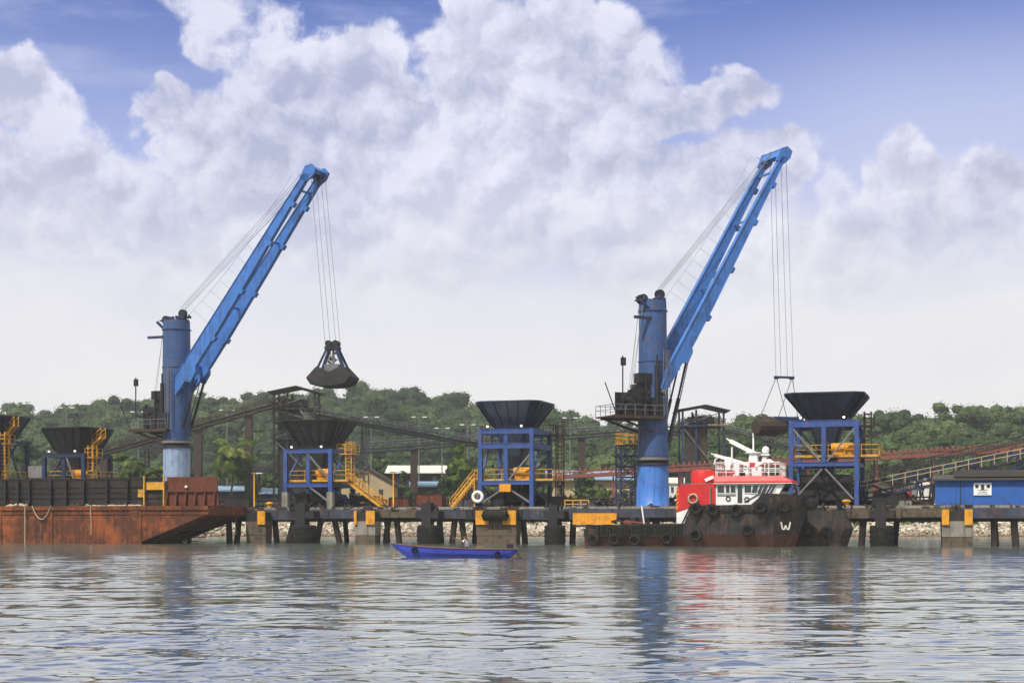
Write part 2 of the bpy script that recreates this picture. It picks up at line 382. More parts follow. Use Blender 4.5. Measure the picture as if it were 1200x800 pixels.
# ------------------------------------------------------------------ water
rng=np.random.default_rng(5)
xp=[0.0]; 
while xp[-1]<700: xp.append(xp[-1]+max(.13,(xp[-1]-9)*.017))
xs=np.array([-a for a in xp[:0:-1]]+xp)
yl=[7.0]
while yl[-1]<262: yl.append(yl[-1]+max(.045,yl[-1]*.0035))
ys=np.array([-90,-40,-15,-5,2]+yl); X,Y=np.meshgrid(xs,ys)
dyr=np.gradient(ys)[:,None]*np.ones_like(X); dxr=np.gradient(xs)[None,:]*np.ones_like(X)
Z=np.zeros_like(X); HXs=np.zeros_like(X)
wind=R(96)
patch2=np.clip(.35+.9*np.sin(X*.17+1.1*np.sin(Y*.13+1))*np.sin(Y*.21+1.7*np.sin(X*.09)),.12,1.3)
patch=.75+.5*(.5+.5*np.sin(X*.11+Y*.05+2*np.sin(Y*.04)))*(.5+.5*np.sin(Y*.09-X*.03+1.3*np.sin(X*.07)))
NB=22; AB=.0017; AS=.0019
for i in range(90):
    big_=i<NB
    lam=(.75*(3.4**rng.random())) if i<17 else (3.5*(2.2**rng.random())) if big_ else .30*(3.2**rng.random()); k=2*math.pi/lam; th=wind+rng.normal(0,.38 if big_ else .6)
    amp=(AB if big_ else AS)*lam*(.6+.8*rng.random())
    kx,ky=k*math.cos(th),k*math.sin(th); ph=rng.random()*6.28
    res=np.clip((lam/np.maximum(abs(math.sin(th))*dyr,abs(math.cos(th))*dxr)-1.6)/2.2,0,1)
    a=kx*X+ky*Y+ph+.8*np.sin(X*.21+ph)+.6*np.sin(Y*.33+ph*2)
    Z+=amp*res*(patch if big_ else patch2)*(-(np.sin(a)+.5*np.sin(2*a)+.33*np.sin(3*a)+.2*np.sin(4*a)) if big_ else np.sin(a))
Z*=np.clip((shore_y(X)+8-Y)/12,0,1)
# wake of the small boat
V=np.stack([X,Y,Z],-1).reshape(-1,3)
wm_,t,b,out=newmat('harbour_water'); pos=t.n('ShaderNodeNewGeometry').outputs['Position']
n=t.noise(pos,.05,3,.5); yv=t.n('ShaderNodeSeparateXYZ',i_0=pos).outputs[1]; far2=t.rng(yv,30,140,smooth=False)
t.set(b.inputs['Base Color'],t.mix(n,(.09,.103,.08),(.11,.125,.10)))
t.set(b.inputs['Roughness'],t.m('ADD',.04,t.m('MULTIPLY',far2,.13))); b.inputs['IOR'].default_value=3.0; b.inputs['Specular IOR Level'].default_value=.5
p1=t.vm('MULTIPLY',pos,(1.0,1.5,1))
h1=t.noise(p1,4.2,3,.55,.4); h2=t.noise(t.vm('MULTIPLY',pos,(.55,1.3,1)),1.1,3,.5,.5)
far=t.rng(t.n('ShaderNodeSeparateXYZ',i_0=pos).outputs[1],20,95)
rn=t.noise(t.vm('MULTIPLY',pos,(.42,1.5,1)),1.0,3,.5,.8); rd=t.m('POWER',t.m('SUBTRACT',1.0,t.m('MULTIPLY',t.m('ABSOLUTE',t.m('SUBTRACT',rn,.5)),2.0)),7.0)
rpm=t.rng(t.noise(t.vm('MULTIPLY',pos,(.12,.3,1)),1.0,3,.6),.42,.62)
h3=t.noise(t.vm('MULTIPLY',pos,(1.0,1.6,1)),11.0,2,.5)
hh=t.m('ADD',t.m('MULTIPLY',t.m('MULTIPLY',rd,rpm),t.m('SUBTRACT',.0,t.m('MULTIPLY',far,.002))),t.m('MULTIPLY',h3,.0001))
hh=t.m('ADD',hh,t.m('ADD',t.m('MULTIPLY',h1,t.m('ADD',.0003,t.m('MULTIPLY',far,.003))),t.m('MULTIPLY',h2,t.m('ADD',.0008,t.m('MULTIPLY',far,.030)))))
bp=t.n('ShaderNodeBump'); bp.inputs['Distance'].default_value=1; bp.inputs['Strength'].default_value=1; t.set(bp.inputs['Height'],hh)
t.nt.links.new(bp.outputs[0],b.inputs['Normal'])
gl=t.n('ShaderNodeBsdfGlossy'); gl.inputs['Color'].default_value=(.95,.97,.94,1); gl.inputs['Roughness'].default_value=.05; t.nt.links.new(bp.outputs[0],gl.inputs['Normal'])
ms=t.n('ShaderNodeMixShader'); ms.inputs[0].default_value=.35; t.nt.links.new(b.outputs[0],ms.inputs[1]); t.nt.links.new(gl.outputs[0],ms.inputs[2]); t.nt.links.new(ms.outputs[0],out.inputs[0])
tag(npmesh('water',V,quads(len(ys),len(xs)),wm_,True),kind='structure')
# ------------------------------------------------------------------ leaf clouds
def leafcloud(name, crowns, leaf, per, mat, seed=1, squash=.85, clumps=14, up=.1, core=.66):
    """crowns: rows x,y,z,r,tint ; each crown = overlapping clumps, leaves over each clump's shell"""
    g=np.random.default_rng(seed); C=np.asarray(crowns,float); n=len(C)
    cd=g.normal(size=(n,clumps,3)); cd/=np.linalg.norm(cd,axis=2,keepdims=True); cd[:,:,2]=cd[:,:,2]*.75+.12
    cr=C[:,3][:,None]*g.uniform(.28,.5,(n,clumps))
    cc=C[:,None,:3]+cd*(C[:,3][:,None,None]*g.uniform(.35,.8,(n,clumps,1)))*np.array([1,1,squash])
    ct=C[:,4][:,None]+g.normal(0,.13,(n,clumps))
    m=max(1,per//clumps)
    d=g.normal(size=(n,clumps,m,3)); d/=np.linalg.norm(d,axis=3,keepdims=True)
    pos=cc[:,:,None,:]+d*(cr[:,:,None,None]*g.uniform(.66,1.04,(n,clumps,m,1)))*np.array([1,1,.8])
    tint=np.clip(ct[:,:,None]+g.normal(0,.035,(n,clumps,m)),0,1).ravel()
    pos=pos.reshape(-1,3); d=d.reshape(-1,3)
    cdir=np.repeat((cd*1.0).reshape(-1,3),m,axis=0); nr=.6*d+.75*cdir+g.normal(0,.14,d.shape)+np.array([0,0,up]); nr/=np.linalg.norm(nr,axis=1,keepdims=True)
    a=np.cross(nr,g.normal(size=nr.shape)); a/=np.linalg.norm(a,axis=1,keepdims=True); bb=np.cross(nr,a)
    L=np.repeat(np.broadcast_to(np.asarray(leaf,float)*np.ones(n),(n,)),clumps*m)[:,None]*g.uniform(.6,1.3,(len(pos),1))
    V=np.stack([pos-a*L*.5,pos-bb*L*.32,pos+a*L*.5,pos+bb*L*.32],1).reshape(-1,3)
    Fq=np.arange(len(V)).reshape(-1,4)
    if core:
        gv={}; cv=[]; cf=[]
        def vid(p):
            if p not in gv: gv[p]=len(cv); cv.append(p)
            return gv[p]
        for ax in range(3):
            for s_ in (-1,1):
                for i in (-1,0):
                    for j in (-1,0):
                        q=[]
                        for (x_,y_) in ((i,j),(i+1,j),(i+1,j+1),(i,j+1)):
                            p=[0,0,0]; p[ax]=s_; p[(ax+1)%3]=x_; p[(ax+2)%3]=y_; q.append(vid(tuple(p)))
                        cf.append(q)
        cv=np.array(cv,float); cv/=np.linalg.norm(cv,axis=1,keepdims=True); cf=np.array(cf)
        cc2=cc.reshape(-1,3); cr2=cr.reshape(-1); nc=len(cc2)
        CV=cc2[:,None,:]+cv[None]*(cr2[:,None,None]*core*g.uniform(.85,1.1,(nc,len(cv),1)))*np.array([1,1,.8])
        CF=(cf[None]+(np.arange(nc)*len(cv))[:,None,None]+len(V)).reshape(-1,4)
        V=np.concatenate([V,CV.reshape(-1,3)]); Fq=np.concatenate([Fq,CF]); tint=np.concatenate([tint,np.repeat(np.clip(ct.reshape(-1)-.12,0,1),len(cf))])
    return npmesh(name,V,Fq,mat,False,tint)
g=np.random.default_rng(11); rows=[]
for k in range(7000):
    px=g.uniform(-60,1260); zr,Yr=ridge(np.array(px)); Yr=float(Yr)
    y=g.uniform(.62,1.03)*Yr; x=(px-CX)/F*y
    r=g.uniform(4.0,7.6)*(1.0 if px<650 else .88)*(1.25 if g.random()<.1 else 1)
    rows.append((x,y,r))
rows.sort(key=lambda q:-q[2]); kept=[]; cell={}
for x,y,r in rows:
    key=(int(x//6),int(y//6)); ok=True
    for i in (-1,0,1):
        for j in (-1,0,1):
            for (a_,b_,c_) in cell.get((key[0]+i,key[1]+j),()):
                if (a_-x)**2+(b_-y)**2<(.62*(c_+r))**2*.8: ok=False
    if ok:
        cell.setdefault(key,[]).append((x,y,r)); kept.append((x,y,r))
kept=np.array(kept); zz=hgt(kept[:,0],kept[:,1])
hh_=kept[:,2]*g.uniform(.75,1.35,len(kept))+g.uniform(0,1.5,len(kept))
tt=np.clip(.45+.30*g.normal(size=len(kept))+.15*np.sin(kept[:,0]*.02)+.1*np.sin(kept[:,1]*.05),.02,.98)
cr=np.stack([kept[:,0],kept[:,1],zz+hh_,kept[:,2],tt],-1)
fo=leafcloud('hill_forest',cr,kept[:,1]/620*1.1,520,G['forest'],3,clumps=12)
tag(fo,'hazy green forest covering the low hills behind the port','forest',kind='stuff')
print('forest crowns',len(kept))
# low scrub on the bank behind the stones
rows=[]
for k in range(1500):
    x=g.uniform(-110,115); d=g.uniform(9,40); y=float(shore_y(x))+d
    r=g.uniform(.5,1.5)*(1 if d<20 else 1.3)
    rows.append((x,y,float(hgt(np.array(x),np.array(y)))+r*.4,r,np.clip(g.normal(.55,.25),0,1)))
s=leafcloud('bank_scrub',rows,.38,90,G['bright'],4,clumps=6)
tag(s,'yellow green scrub and weeds on the bank above the stones','scrub',kind='stuff')
# riprap stones: one heap nobody could count
g=np.random.default_rng(21); V=[];Fq=[];tn=[]; n=0
base=np.array([(-1,-1,-1),(1,-1,-1),(1,1,-1),(-1,1,-1),(-1,-1,1),(1,-1,1),(1,1,1),(-1,1,1)],float)
fc=np.array([(0,3,2,1),(4,5,6,7),(0,1,5,4),(1,2,6,5),(2,3,7,6),(3,0,4,7)])
for k in range(9500):
    x=g.uniform(-120,115); d=g.uniform(2.0,10.5); y=float(shore_y(x))+d
    z=float(hgt(np.array(x),np.array(y))); r=g.uniform(.16,.42)
    q=Quaternion(g.normal(size=4)).normalized().to_matrix(); q=np.array(q)
    pts=base*(1+g.uniform(-.35,.25,(8,3)))*np.array([1,g.uniform(.6,1),g.uniform(.5,.9)])*r*.8
    V.append(pts@q.T+np.array([x,y,z+r*.35])); Fq.append(fc+n); n+=8; tn.append(np.full(6,np.clip(g.normal(.5,.28)-(.35 if z<.5 else 0),0,1)))
rm,t,b,out=newmat('shore_stone'); at=t.n('ShaderNodeAttribute'); at.attribute_name='tint'
pos=t.n('ShaderNodeNewGeometry').outputs['Position']; zc=t.n('ShaderNodeSeparateXYZ',i_0=pos).outputs[2]
c=t.mix(at.outputs['Fac'],(.26,.20,.14),(.66,.60,.49)); c=t.mix(t.rng(t.m('ADD',zc,t.m('MULTIPLY',t.noise(pos,.5,4,.6),.9)),1.0,.35),c,(.20,.09,.045))
t.set(b.inputs['Base Color'],c); b.inputs['Roughness'].default_value=.9
o=npmesh('shore_stones',np.concatenate(V),np.concatenate(Fq),rm,False,np.concatenate(tn))
tag(o,'pale and rust stained boulders heaped along the waterline','stones',kind='stuff')
# ------------------------------------------------------------------ haze
hm=bpy.data.materials.new('haze'); hm.use_nodes=True; nt=hm.node_tree; nt.nodes.clear(); t=NT(nt)
o=t.n('ShaderNodeOutputMaterial'); pv=t.n('ShaderNodeVolumePrincipled'); pv.inputs['Color'].default_value=(.94,.96,1,1); pv.inputs['Density'].default_value=.00023
pv.inputs['Anisotropy'].default_value=.0
nt.links.new(pv.outputs[0],o.inputs['Volume'])
hb=MB(); hb.box(-1400,1400,-110,1550,-2.6,90); ho=hb.build('haze',hm); tag(ho,'thin pale haze over the harbour and hills','haze',kind='stuff')
# ================================================================== QUAY
def railing(mb, pts, h=1.05, r=.035, step=1.5, mid=True):
    for a,b in zip(pts[:-1],pts[1:]):
        a=Vector(a); b=Vector(b); n=max(1,int((b-a).length/step))
        for i in range(n+1):
            p=a.lerp(b,i/n); mb.bar(p,p+Vector((0,0,h)),r*1.6)
        up=Vector((0,0,h)); mb.bar(a+up,b+up,r*1.8)
        if mid: mb.bar(a+up*.55,b+up*.55,r*1.4)
U0,U1=pu(-120),pu(1330)
qy=root('loading_quay',P(0,0,0),TH,'long dark piled quay carrying the cranes and hoppers','quay')
m=MB(); m.box(U0,U1,.25,10.2,DECK-.32,DECK); m.build('deck',G['deck'],qy)
g_=random.Random(12); u=U0
while u<U1:
    L_=g_.uniform(3.2,7.5); e=g_.choice((0,.0,.12,-.1)); mt=g_.choice((G['girder'],G['girder'],G['dark'],G['conclow'])); m=MB()
    m.box(u,u+L_-.06,.0,.24,DECK-.85-e,DECK+.03-g_.uniform(0,.05)); m.box(u,u+L_-.06,-.05,.45,DECK-.97-e,DECK-.855-e)
    for k in range(int(L_/1.3)): m.box(u+k*1.3+.5,u+k*1.3+.6,-.06,-.002,DECK-.85-e,DECK-.06)
    m.build('edge_girder',mt,qy); u+=L_
m=MB(); g_=random.Random(13)
for k in range(420):
    u=g_.uniform(U0+20,U1-3); v=g_.uniform(-.1,1.6); q=g_.uniform(.05,.2); z_=DECK+g_.uniform(.0,.25); m.bar((u,v,z_),(u+g_.uniform(-.9,.9),v+g_.uniform(-.2,.2),z_+g_.uniform(-.05,.45)*(g_.random()<.5)),q)
tag(m.build('edge_debris',G['galbrown'],qy),kind='stuff')
m=MB(); m.box(U0,U1,9.6,10.0,DECK-1.2,DECK-.33); m.box(U0,U1,4.8,5.3,DECK-1.3,DECK-.33); m.build('inner_girder',G['dark'],qy)
m=MB(); m.box(U0,U1,.3,.55,DECK+.002,DECK+.25); m.build('kerb',G['conc'],qy)
# raked piles seen between fenders (px of pile head, px of foot)
pl=[(322,326),(352,344),(392,402),(376,368),(345,333),(455,450),(465,470),(533,528),(541,547),(515,519),(583,580),(613,617),(645,645),(672,670),(690,690),(305,310),(280,276),(268,270),
    (715,710),(730,736),(770,764),(800,806),(1130,1136),(1012,1008),(1165,1166),(1188,1192),(980,976),(940,944),(870,866),(845,849)]
for i,(a,b) in enumerate(pl):
    v=.9 if i%2 else 1.1
    m=MB(); m.tube((pu(b,v),v,-1.5),(pu(a,v),v,DECK-1.13),.33,n=10); m.build('pile',G['pile'],qy)
for k in range(26):
    u=U0+4+k*(U1-U0-6)/26
    m=MB(); m.tube((u,8.6,-1.5),(u+rnd.uniform(-.4,.4),8.6,DECK-1.2),.30,n=8); m.build('pile',G['pile'],qy)
# fender blocks standing in front of the quay
def clutter(mb,c,n,s,seed):
    g=random.Random(seed)
    for i in range(n):
        p=Vector(c)+Vector((g.uniform(-1,1)*s[0],g.uniform(-1,1)*s[1],g.uniform(0,1)*s[2])); q=g.uniform(.08,.28)
        mb.bar(p,p+Vector((g.uniform(-.6,.6),g.uniform(-.2,.2),g.uniform(-.1,.4))),q)
def conc_block(x0,x1,label,wat,panel,seed):
    uc=(pu(x0,-1.2)+pu(x1,-1.2))/2; W=(pu(x1,-1.2)-pu(x0,-1.2)); 
    r=root('fender_block',P(uc,-.95,0),TH,label,'fender block','concrete fender blocks along the quay')
    m=MB(); m.box(-W/2,W/2,-.8,.75,.9,2.35); o=m.build('block',wat,r); m=MB(); m.box(-W/2*.97,W/2*.97,-.76,.72,-1.5,.898); m.build('wet_base',G['conclow'],r)
    for a,b in panel: m=MB(); m.box(-W/2+a*W,-W/2+b*W,-1.0,-.82,2.0,3.45); m.build('yellow_panel',G['orange'],r)
    m=MB(); m.box(-W/2*.92,W/2*.92,-.75,.7,2.352,3.3); m.build('upper_fender',G['dark'],r)
    m=MB(); clutter(m,(0,-.3,3.2),10,(W*.4,.4,.5),seed); m.build('scrap',G['galbrown'],r)
    return r,W
conc_block(291,314,'narrow dark concrete fender block with yellow corner beside the rusty barge bow',G['conclow'],[(.62,1)],1)
conc_block(418,442,'pale concrete fender block with yellow strip left of the blue boat bow',G['conc'],[(0,.12),(.58,1)],2)
r,W=conc_block(560,607,'wide concrete fender block with yellow panels and a rubber roller behind the blue boat stern',G['conclow'],[(0,.32),(.68,1)],3)
m=MB(); m.tube((-1.2,-1.25,2.95),(1.3,-1.25,2.95),.52,n=16); m.tube((-1.4,-1.25,2.95),(1.5,-1.25,2.95),.15,n=10); m.build('roller',G['rubber'],r)
conc_block(1104,1140,'weed stained concrete fender block with yellow sides below the blue shed',G['conc'],[(0,.24),(.74,1)],4)
def dolphin(x0,x1,ytop,label,seed,stem=True):
    uc=(pu(x0,-1.2)+pu(x1,-1.2))/2; W=(pu(x1,-1.2)-pu(x0,-1.2))
    r=root('rubber_fender',P(uc,-1.1,0),TH,label,'rubber fender','black rubber fenders along the quay')
    m=MB(); h=1.95
    m.lathe([(W*.47,-1.5),(W*.5,-.2),(W*.48,.2),(W*.52,.35),(W*.48,.6),(W*.52,.8),(W*.48,1.1),(W*.52,1.3),(W*.49,1.6),(W*.50,h-.08),(W*.40,h)],18); m.build('fender_drum',G['rubber'],r)
    m=MB(); m.bar((-.05*W,0,h),(-.05*W,0,DECK+ytop),W*.42,W*.42); m.box(-W*.5,W*.5,-.5,1.05,DECK-.95,DECK-.2); m.build('bracket',G['dark'],r)
    m=MB(); clutter(m,(0,.1,DECK-.1),12,(W*.5,.4,.55),seed); m.build('chain_heap',G['dark'],r)
dolphin(341,369,.5,'black rubber fender post at the right foot of the low hopper behind the barge',5)
dolphin(489,515,.6,'black rubber fender post directly behind the bow half of the blue boat',6)
dolphin(638,662,.4,'black rubber fender post between the wide fender block and the tug stern',7)
dolphin(1019,1048,.5,'black rubber fender post in open water right of the tug bow',8)
def wall_beam(x0,x1,y0,y1,label):
    u0,u1=pu(x0),pu(x1); r=root('yellow_beam',P(u0,-.02,0),TH,label,'beam')
    m=MB(); m.box(0,u1-u0,-.55,-.1,pz(y1,u0,0),pz(y0,u0,0)); m.box(0,u1-u0,-.7,-.56,pz(y1,u0,0)-.1,pz(y1,u0,0)+.12); m.build('face_plate',G['orange'],r)
    m=MB(); m.bar((.1,-.62,pz(y1,u0,0)-.25),(u1-u0-.1,-.62,pz(y1,u0,0)-.25),.2); m.build('lower_rail',G['dark'],r)
wall_beam(673,724,601,613,'long bright yellow fender beam on the quay edge over the tug stern')
# ================================================================== HOPPERS
def hopper(px0, v0, W, Dp, RW, ys, label, matbin, blue, opts):
    """px0 photo x of front-left leg; ys: rim, bin bottom, frame top, lower frame, platform, base"""
    u0=pu(px0,v0); uc=u0+W/2; vc=v0+Dp/2
    z=[pz(y,uc,v0) for y in ys]
    zr=pz(ys[0],uc,v0-(RW-Dp)/2); zb,zt,zm,zp,z0=z[1:]
    z0=DECK
    r=root('coal_hopper',P(uc,vc,DECK),TH,label,'hopper','coal hoppers along the quay')
    dz=-DECK; hx,hy=W/2,Dp/2
    def ring(hw,hd,ch,z): 
        return [Vector(p) for p in ((-hw+ch,-hd,z),(hw-ch,-hd,z),(hw,-hd+ch,z),(hw,hd-ch,z),(hw-ch,hd,z),(-hw+ch,hd,z),(-hw,hd-ch,z),(-hw,-hd+ch,z))]
    H=RW/2; nk=opts.get('neck',.56)*H
    m=MB(); secs=[ring(H,H,H*.22,zr+dz),ring(nk,nk,nk*.25,zb+dz)]
    inn=[ring(nk-.1,nk-.1,nk*.25,zb+dz),ring(H-.12,H-.12,H*.22,zr+dz)]
    m.loft([secs[1],secs[0],inn[1],inn[0]],False,False,True)
    o=m.build('bin',matbin,r)
    m=MB()
    for i in range(8):
        a0,a1=secs[0][i],secs[0][(i+1)%8]; b0,b1=secs[1][i],secs[1][(i+1)%8]
        k=4 if i%2==0 else 1
        for j in range(k+1):
            tt=j/k
            if i%2==1 and 0<tt<1: continue
            p=a0.lerp(a1,tt); q=b0.lerp(b1,tt); nn=(p+q)*.5; nn=Vector((nn.x,nn.y,-1.5)).normalized()*.06
            m.bar(p+nn-Vector((0,0,.05)),q+nn,.09,.12)
    for i in range(8): m.bar(secs[0][i]+Vector((0,0,.03)),secs[0][(i+1)%8]+Vector((0,0,.03)),.16,.12)
    m.build('bin_rib',matbin,r)
    # lower chute under the bin
    m=MB(); zc=zm+(zt-zm)*.12
    m.loft([ring(nk,nk,nk*.25,zb+dz-.01),ring(nk*.93,nk*.93,nk*.25,zt+dz+.02)],False,True,True)
    m.loft([ring(nk*.85,nk*.85,nk*.2,zt+dz),ring(.8,.8,.2,(zt*.25+zm*.75)+dz),ring(.7,.7,.2,zm+dz-1.2)],False,True,True)
    m.build('chute',matbin,r)
    # frame
    lw=.34
    for sx in (-1,1):
        for sy in (-1,1):
            m=MB(); m.box(sx*hx-lw/2,sx*hx+lw/2,sy*hy-lw/2,sy*hy+lw/2,0.002,zt+dz); 
            for s_ in(-1,1): m.box(sx*hx-lw/2-.04,sx*hx+lw/2+.04,sy*hy+s_*lw*.5-.03,sy*hy+s_*lw*.5+.03,0.003,zt+dz-.01)
            m.build('leg',blue,r)
            if opts.get('foot'):
                m=MB(); m.box(sx*hx-.33,sx*hx+.33,sy*hy-.33,sy*hy+.33,0,1.9); m.build('footing',G['conc'],r)
    def ringbeam(zc,h,w=.35):
        m=MB()
        for sy in (-1,1): m.box(-hx+lw/2,hx-lw/2,sy*hy-w/2,sy*hy+w/2,zc-h,zc); m.box(-hx+lw/2,hx-lw/2,sy*hy-w/2-.05,sy*hy+w/2+.05,zc-.05,zc+.01)
        for sx in (-1,1): m.box(sx*hx-w/2,sx*hx+w/2,-hy+lw/2,hy-lw/2,zc-h,zc)
        return m.build('ring_beam',blue,r)
    ringbeam(zt+dz-.02,opts.get('bh',.62)*.85,.3); ringbeam(zm+dz,.42,.3)
    if opts.get('mid'): ringbeam(pz(opts['mid'],uc,v0)+dz,.55)
    m=MB(); m.box(-.22,.22,-hy-.13,-hy+.15,zm+dz+.012,zt+dz-.66); m.build('centre_post',blue,r)
    for (xa,za,xb,zb_) in opts['brace']:
        for sy in (-1,1):
            m=MB(); m.bar((xa*hx,sy*hy,za),(xb*hx,sy*hy,zb_),.17,.17,up=(0,1,0)); m.build('brace',G['grey'] if sy<0 else blue,r)
    for sx in (-1,1):
        m=MB(); m.bar((sx*hx,-hy,zm+dz+.1),(sx*hx,hy*.2,zt+dz-.6),.18); m.build('brace',blue,r); m=MB(); m.bar((sx*hx,hy,.4),(sx*hx,-hy,zm+dz-.5),.18); m.build('brace',blue,r)
    # walkway platform with yellow rails
    zpp=zp+dz; m=MB(); m.box(-hx+.3,hx+opts.get('px',1.6),-hy+.35,hy+.5,zpp-.12,zpp)
    m.box(-hx+.3,hx+opts.get('px',1.6),-hy+.28,-hy+.34,zpp-.2,zpp+.02); m.build('walkway',G['yellow'],r)
    m=MB(); railing(m,[(-hx+.35,-hy+.4,zpp),(hx+opts.get('px',1.6),-hy+.4,zpp),(hx+opts.get('px',1.6),hy+.4,zpp)],1.0,.035); m.build('handrail',G['yellow'],r)
    # feeder motor and machinery
    m=MB(); m.tube((.2*hx,-hy+1.2,zpp+.75),(.86*hx,-hy+1.2,zpp+.75),.5,n=14); m.tube((.86*hx,-hy+1.2,zpp+.75),(.98*hx,-hy+1.2,zpp+.75),.3,n=10)
    m.box(.25*hx,.8*hx,-hy+.8,-hy+1.6,zpp,zpp+.3); m.build('feeder_motor',G['orange'],r)
    m=MB(); m.box(-hx*.8,hx*.75,-hy*.5,hy*.6,.8,zm+dz-1.2); m.box(-hx*.6,-hx*.2,-hy*.7,-hy*.5,.0,1.8); clutter(m,(0,-hy*.4,.6),22,(hx*.9,.7,2.0),int(px0)); m.box(-hx*.7,hx*.5,hy*.62,hy*.66,0,2.8)
    m.build('conveyor_gear',G['dark'],r)
    m=MB(); clutter(m,(-hx*.2,-hy*.3,zpp+.1),14,(hx*.7,.5,1.3),int(px0)+3); m.build('pipework',G['galbrown'],r)
    # side ladder tower on the right
    if opts.get('ladder','r'):
        lc=opts.get('ladmat',G['yellow']); x=hx+opts.get('lx',1.0); y=opts.get('ly',-hy*.2)
        m=MB(); zt_=zt+dz+opts.get('lup',.9)
        for dx in (0,.65):
            for dy in (0,.8): m.bar((x+dx,y+dy,.1 if opts.get('lfull') else zpp),(x+dx,y+dy,zt_),.11)
        zz_=(.4 if opts.get('lfull') else zpp+.3)
        while zz_<zt_: m.bar((x,y,zz_),(x+.65,y,zz_),.05); m.bar((x,y+.8,zz_),(x+.65,y+.8,zz_),.05); m.bar((x+.65,y,zz_),(x+.65,y+.8,zz_),.05); zz_+=.42
        m.build('ladder',lc,r)
        m=MB(); m.box(hx,x+.9,y-.3,y+1.6,zt+dz-.55,zt+dz-.45); railing(m,[(hx,y-.3,zt+dz-.45),(x+.9,y-.3,zt+dz-.45),(x+.9,y+1.6,zt+dz-.45)],1.0,.035,.8); m.build('side_landing',lc,r)
    if opts.get('stair'):
        side,xa,za,xb,zb_=opts['stair']; m=MB()
        for dy in (0,.9):
            m.bar((xa,side+dy,za),(xb,side+dy,zb_),.10,.26); m.bar((xa,side+dy,za+1),(xb,side+dy,zb_+1),.07); m.bar((xa,side+dy,za+.5),(xb,side+dy,zb_+.5),.05)
            for k in range(6):
                tt=k/5; m.bar((xa+(xb-xa)*tt,side+dy,za+(zb_-za)*tt),(xa+(xb-xa)*tt,side+dy,za+(zb_-za)*tt+1),.06)
        for k in range(14):
            tt=(k+.5)/14; m.box(xa+(xb-xa)*tt-.13,xa+(xb-xa)*tt+.13,side,side+.9,za+(zb_-za)*tt-.02,za+(zb_-za)*tt+.02)
        m.build('stair',opts.get('ladmat',G['yellow']) if opts.get('stair_yellow',True) else G['grey'],r)
    for f_ in opts.get('lamps',(-.7,.62)):
        m=MB(); m.lathe([(.02,0),(.10,.05),(.13,.12),(.10,.2),(.03,.22)],12,c=(f_*hx,-hy-.25,zt+dz+.12)); m.build('floodlight',G['lamp'],r)
        m=MB(); m.bar((f_*hx,-hy-.25,zt+dz-.02),(f_*hx,-hy-.25,zt+dz+.12),.06); m.build('lamp_bracket',G['dark'],r)
    return r,dict(hx=hx,hy=hy,zt=zt+dz,zm=zm+dz,zp=zpp,u0=u0,uc=uc,vc=vc)
zz=lambda y,px,v: pz(y,pu(px,v),v)-DECK
b5=[(-.95,zz(501,960,1),-.1,zz(540,960,1)),(.95,zz(501,960,1),.1,zz(540,960,1)),(-.9,.9,-.05,zz(549,960,1)),(.9,.9,.05,zz(549,960,1))]
h5,_=hopper(927,1.2,6.3,6.6,7.6,(460,487,492,541,533,583),'large dark blue coal hopper with orange motor between the tug bow and the blue shed',G['bin'],G['frame'],
    dict(brace=b5,bh=.75,lx=.55,ly=-1.4,lfull=False,ladmat=G['galbrown'],neck=.55,px=2.0))
b4=[(.1,zz(563,600,1)+.1,.93,zz(532,600,1)),(-.93,.7,-.2,zz(574,600,1)),(.93,.7,.2,zz(574,600,1))]
h4,i4=hopper(563,1.2,5.6,6.6,6.9,(470,498,502,563,561,590),'tall blue framed coal hopper with yellow name plate beside the middle of the quay',G['bin'],G['frame'],
    dict(brace=b4,mid=519,bh=.6,lx=1.3,ly=1.2,lfull=True,ladmat=G['galbrown'],neck=.58,px=2.2,stair=(-1.5,-3.3,1.2,-6.2,-.0) if False else None))
m=MB(); m.box(-.62,.62,-3.68,-3.52,i4['zm']-1.15,i4['zm']-.35); m.build('name_plate',G['orange'],h4)
b3=[(-.1,zz(529,360,1),.9,zz(560,360,1)),(-.05,zz(568,360,1),.9,.9)]
h3,i3=hopper(335,1.2,5.3,6.0,6.5,(492,521,526,566,562,592),'low coal hopper with worn grey bin and long yellow stair standing right of the palm',G['bingrey'],G['frame'],
    dict(brace=b3,bh=.5,lx=.9,ly=-1.0,lfull=False,foot=True,neck=.55,px=1.9,stair=(-2.2,4.2,3.0,8.6,.0)))
b2=[(.1,zz(532,90,2),.9,.9)]
h2,_=hopper(52,2.5,5.2,5.6,6.35,(501,528,531,568,562,592),'low coal hopper with yellow corner stairs behind the black barge wall',G['bingrey'],G['darkblue'],
    dict(brace=b2,bh=.5,lx=.2,ly=-2.2,lfull=True,neck=.62,px=.8,stair=(-1.2,.9,zz(531,120,2)-.3,3.9,zz(509,120,2)-.1)))
b1=[(.1,zz(522,0,2),.9,.9)]
h1,_=hopper(-46,2.5,5.2,5.6,6.35,(487,511,515,560,562,592),'coal hopper cut by the left edge with yellow stairs on its right side',G['bin'],G['darkblue'],
    dict(brace=b1,bh=.5,lx=-.2,ly=-2.2,lfull=True,neck=.62,px=.8,stair=(-1.2,.9,zz(520,20,2)-.3,3.6,zz(495,20,2)-.1)))
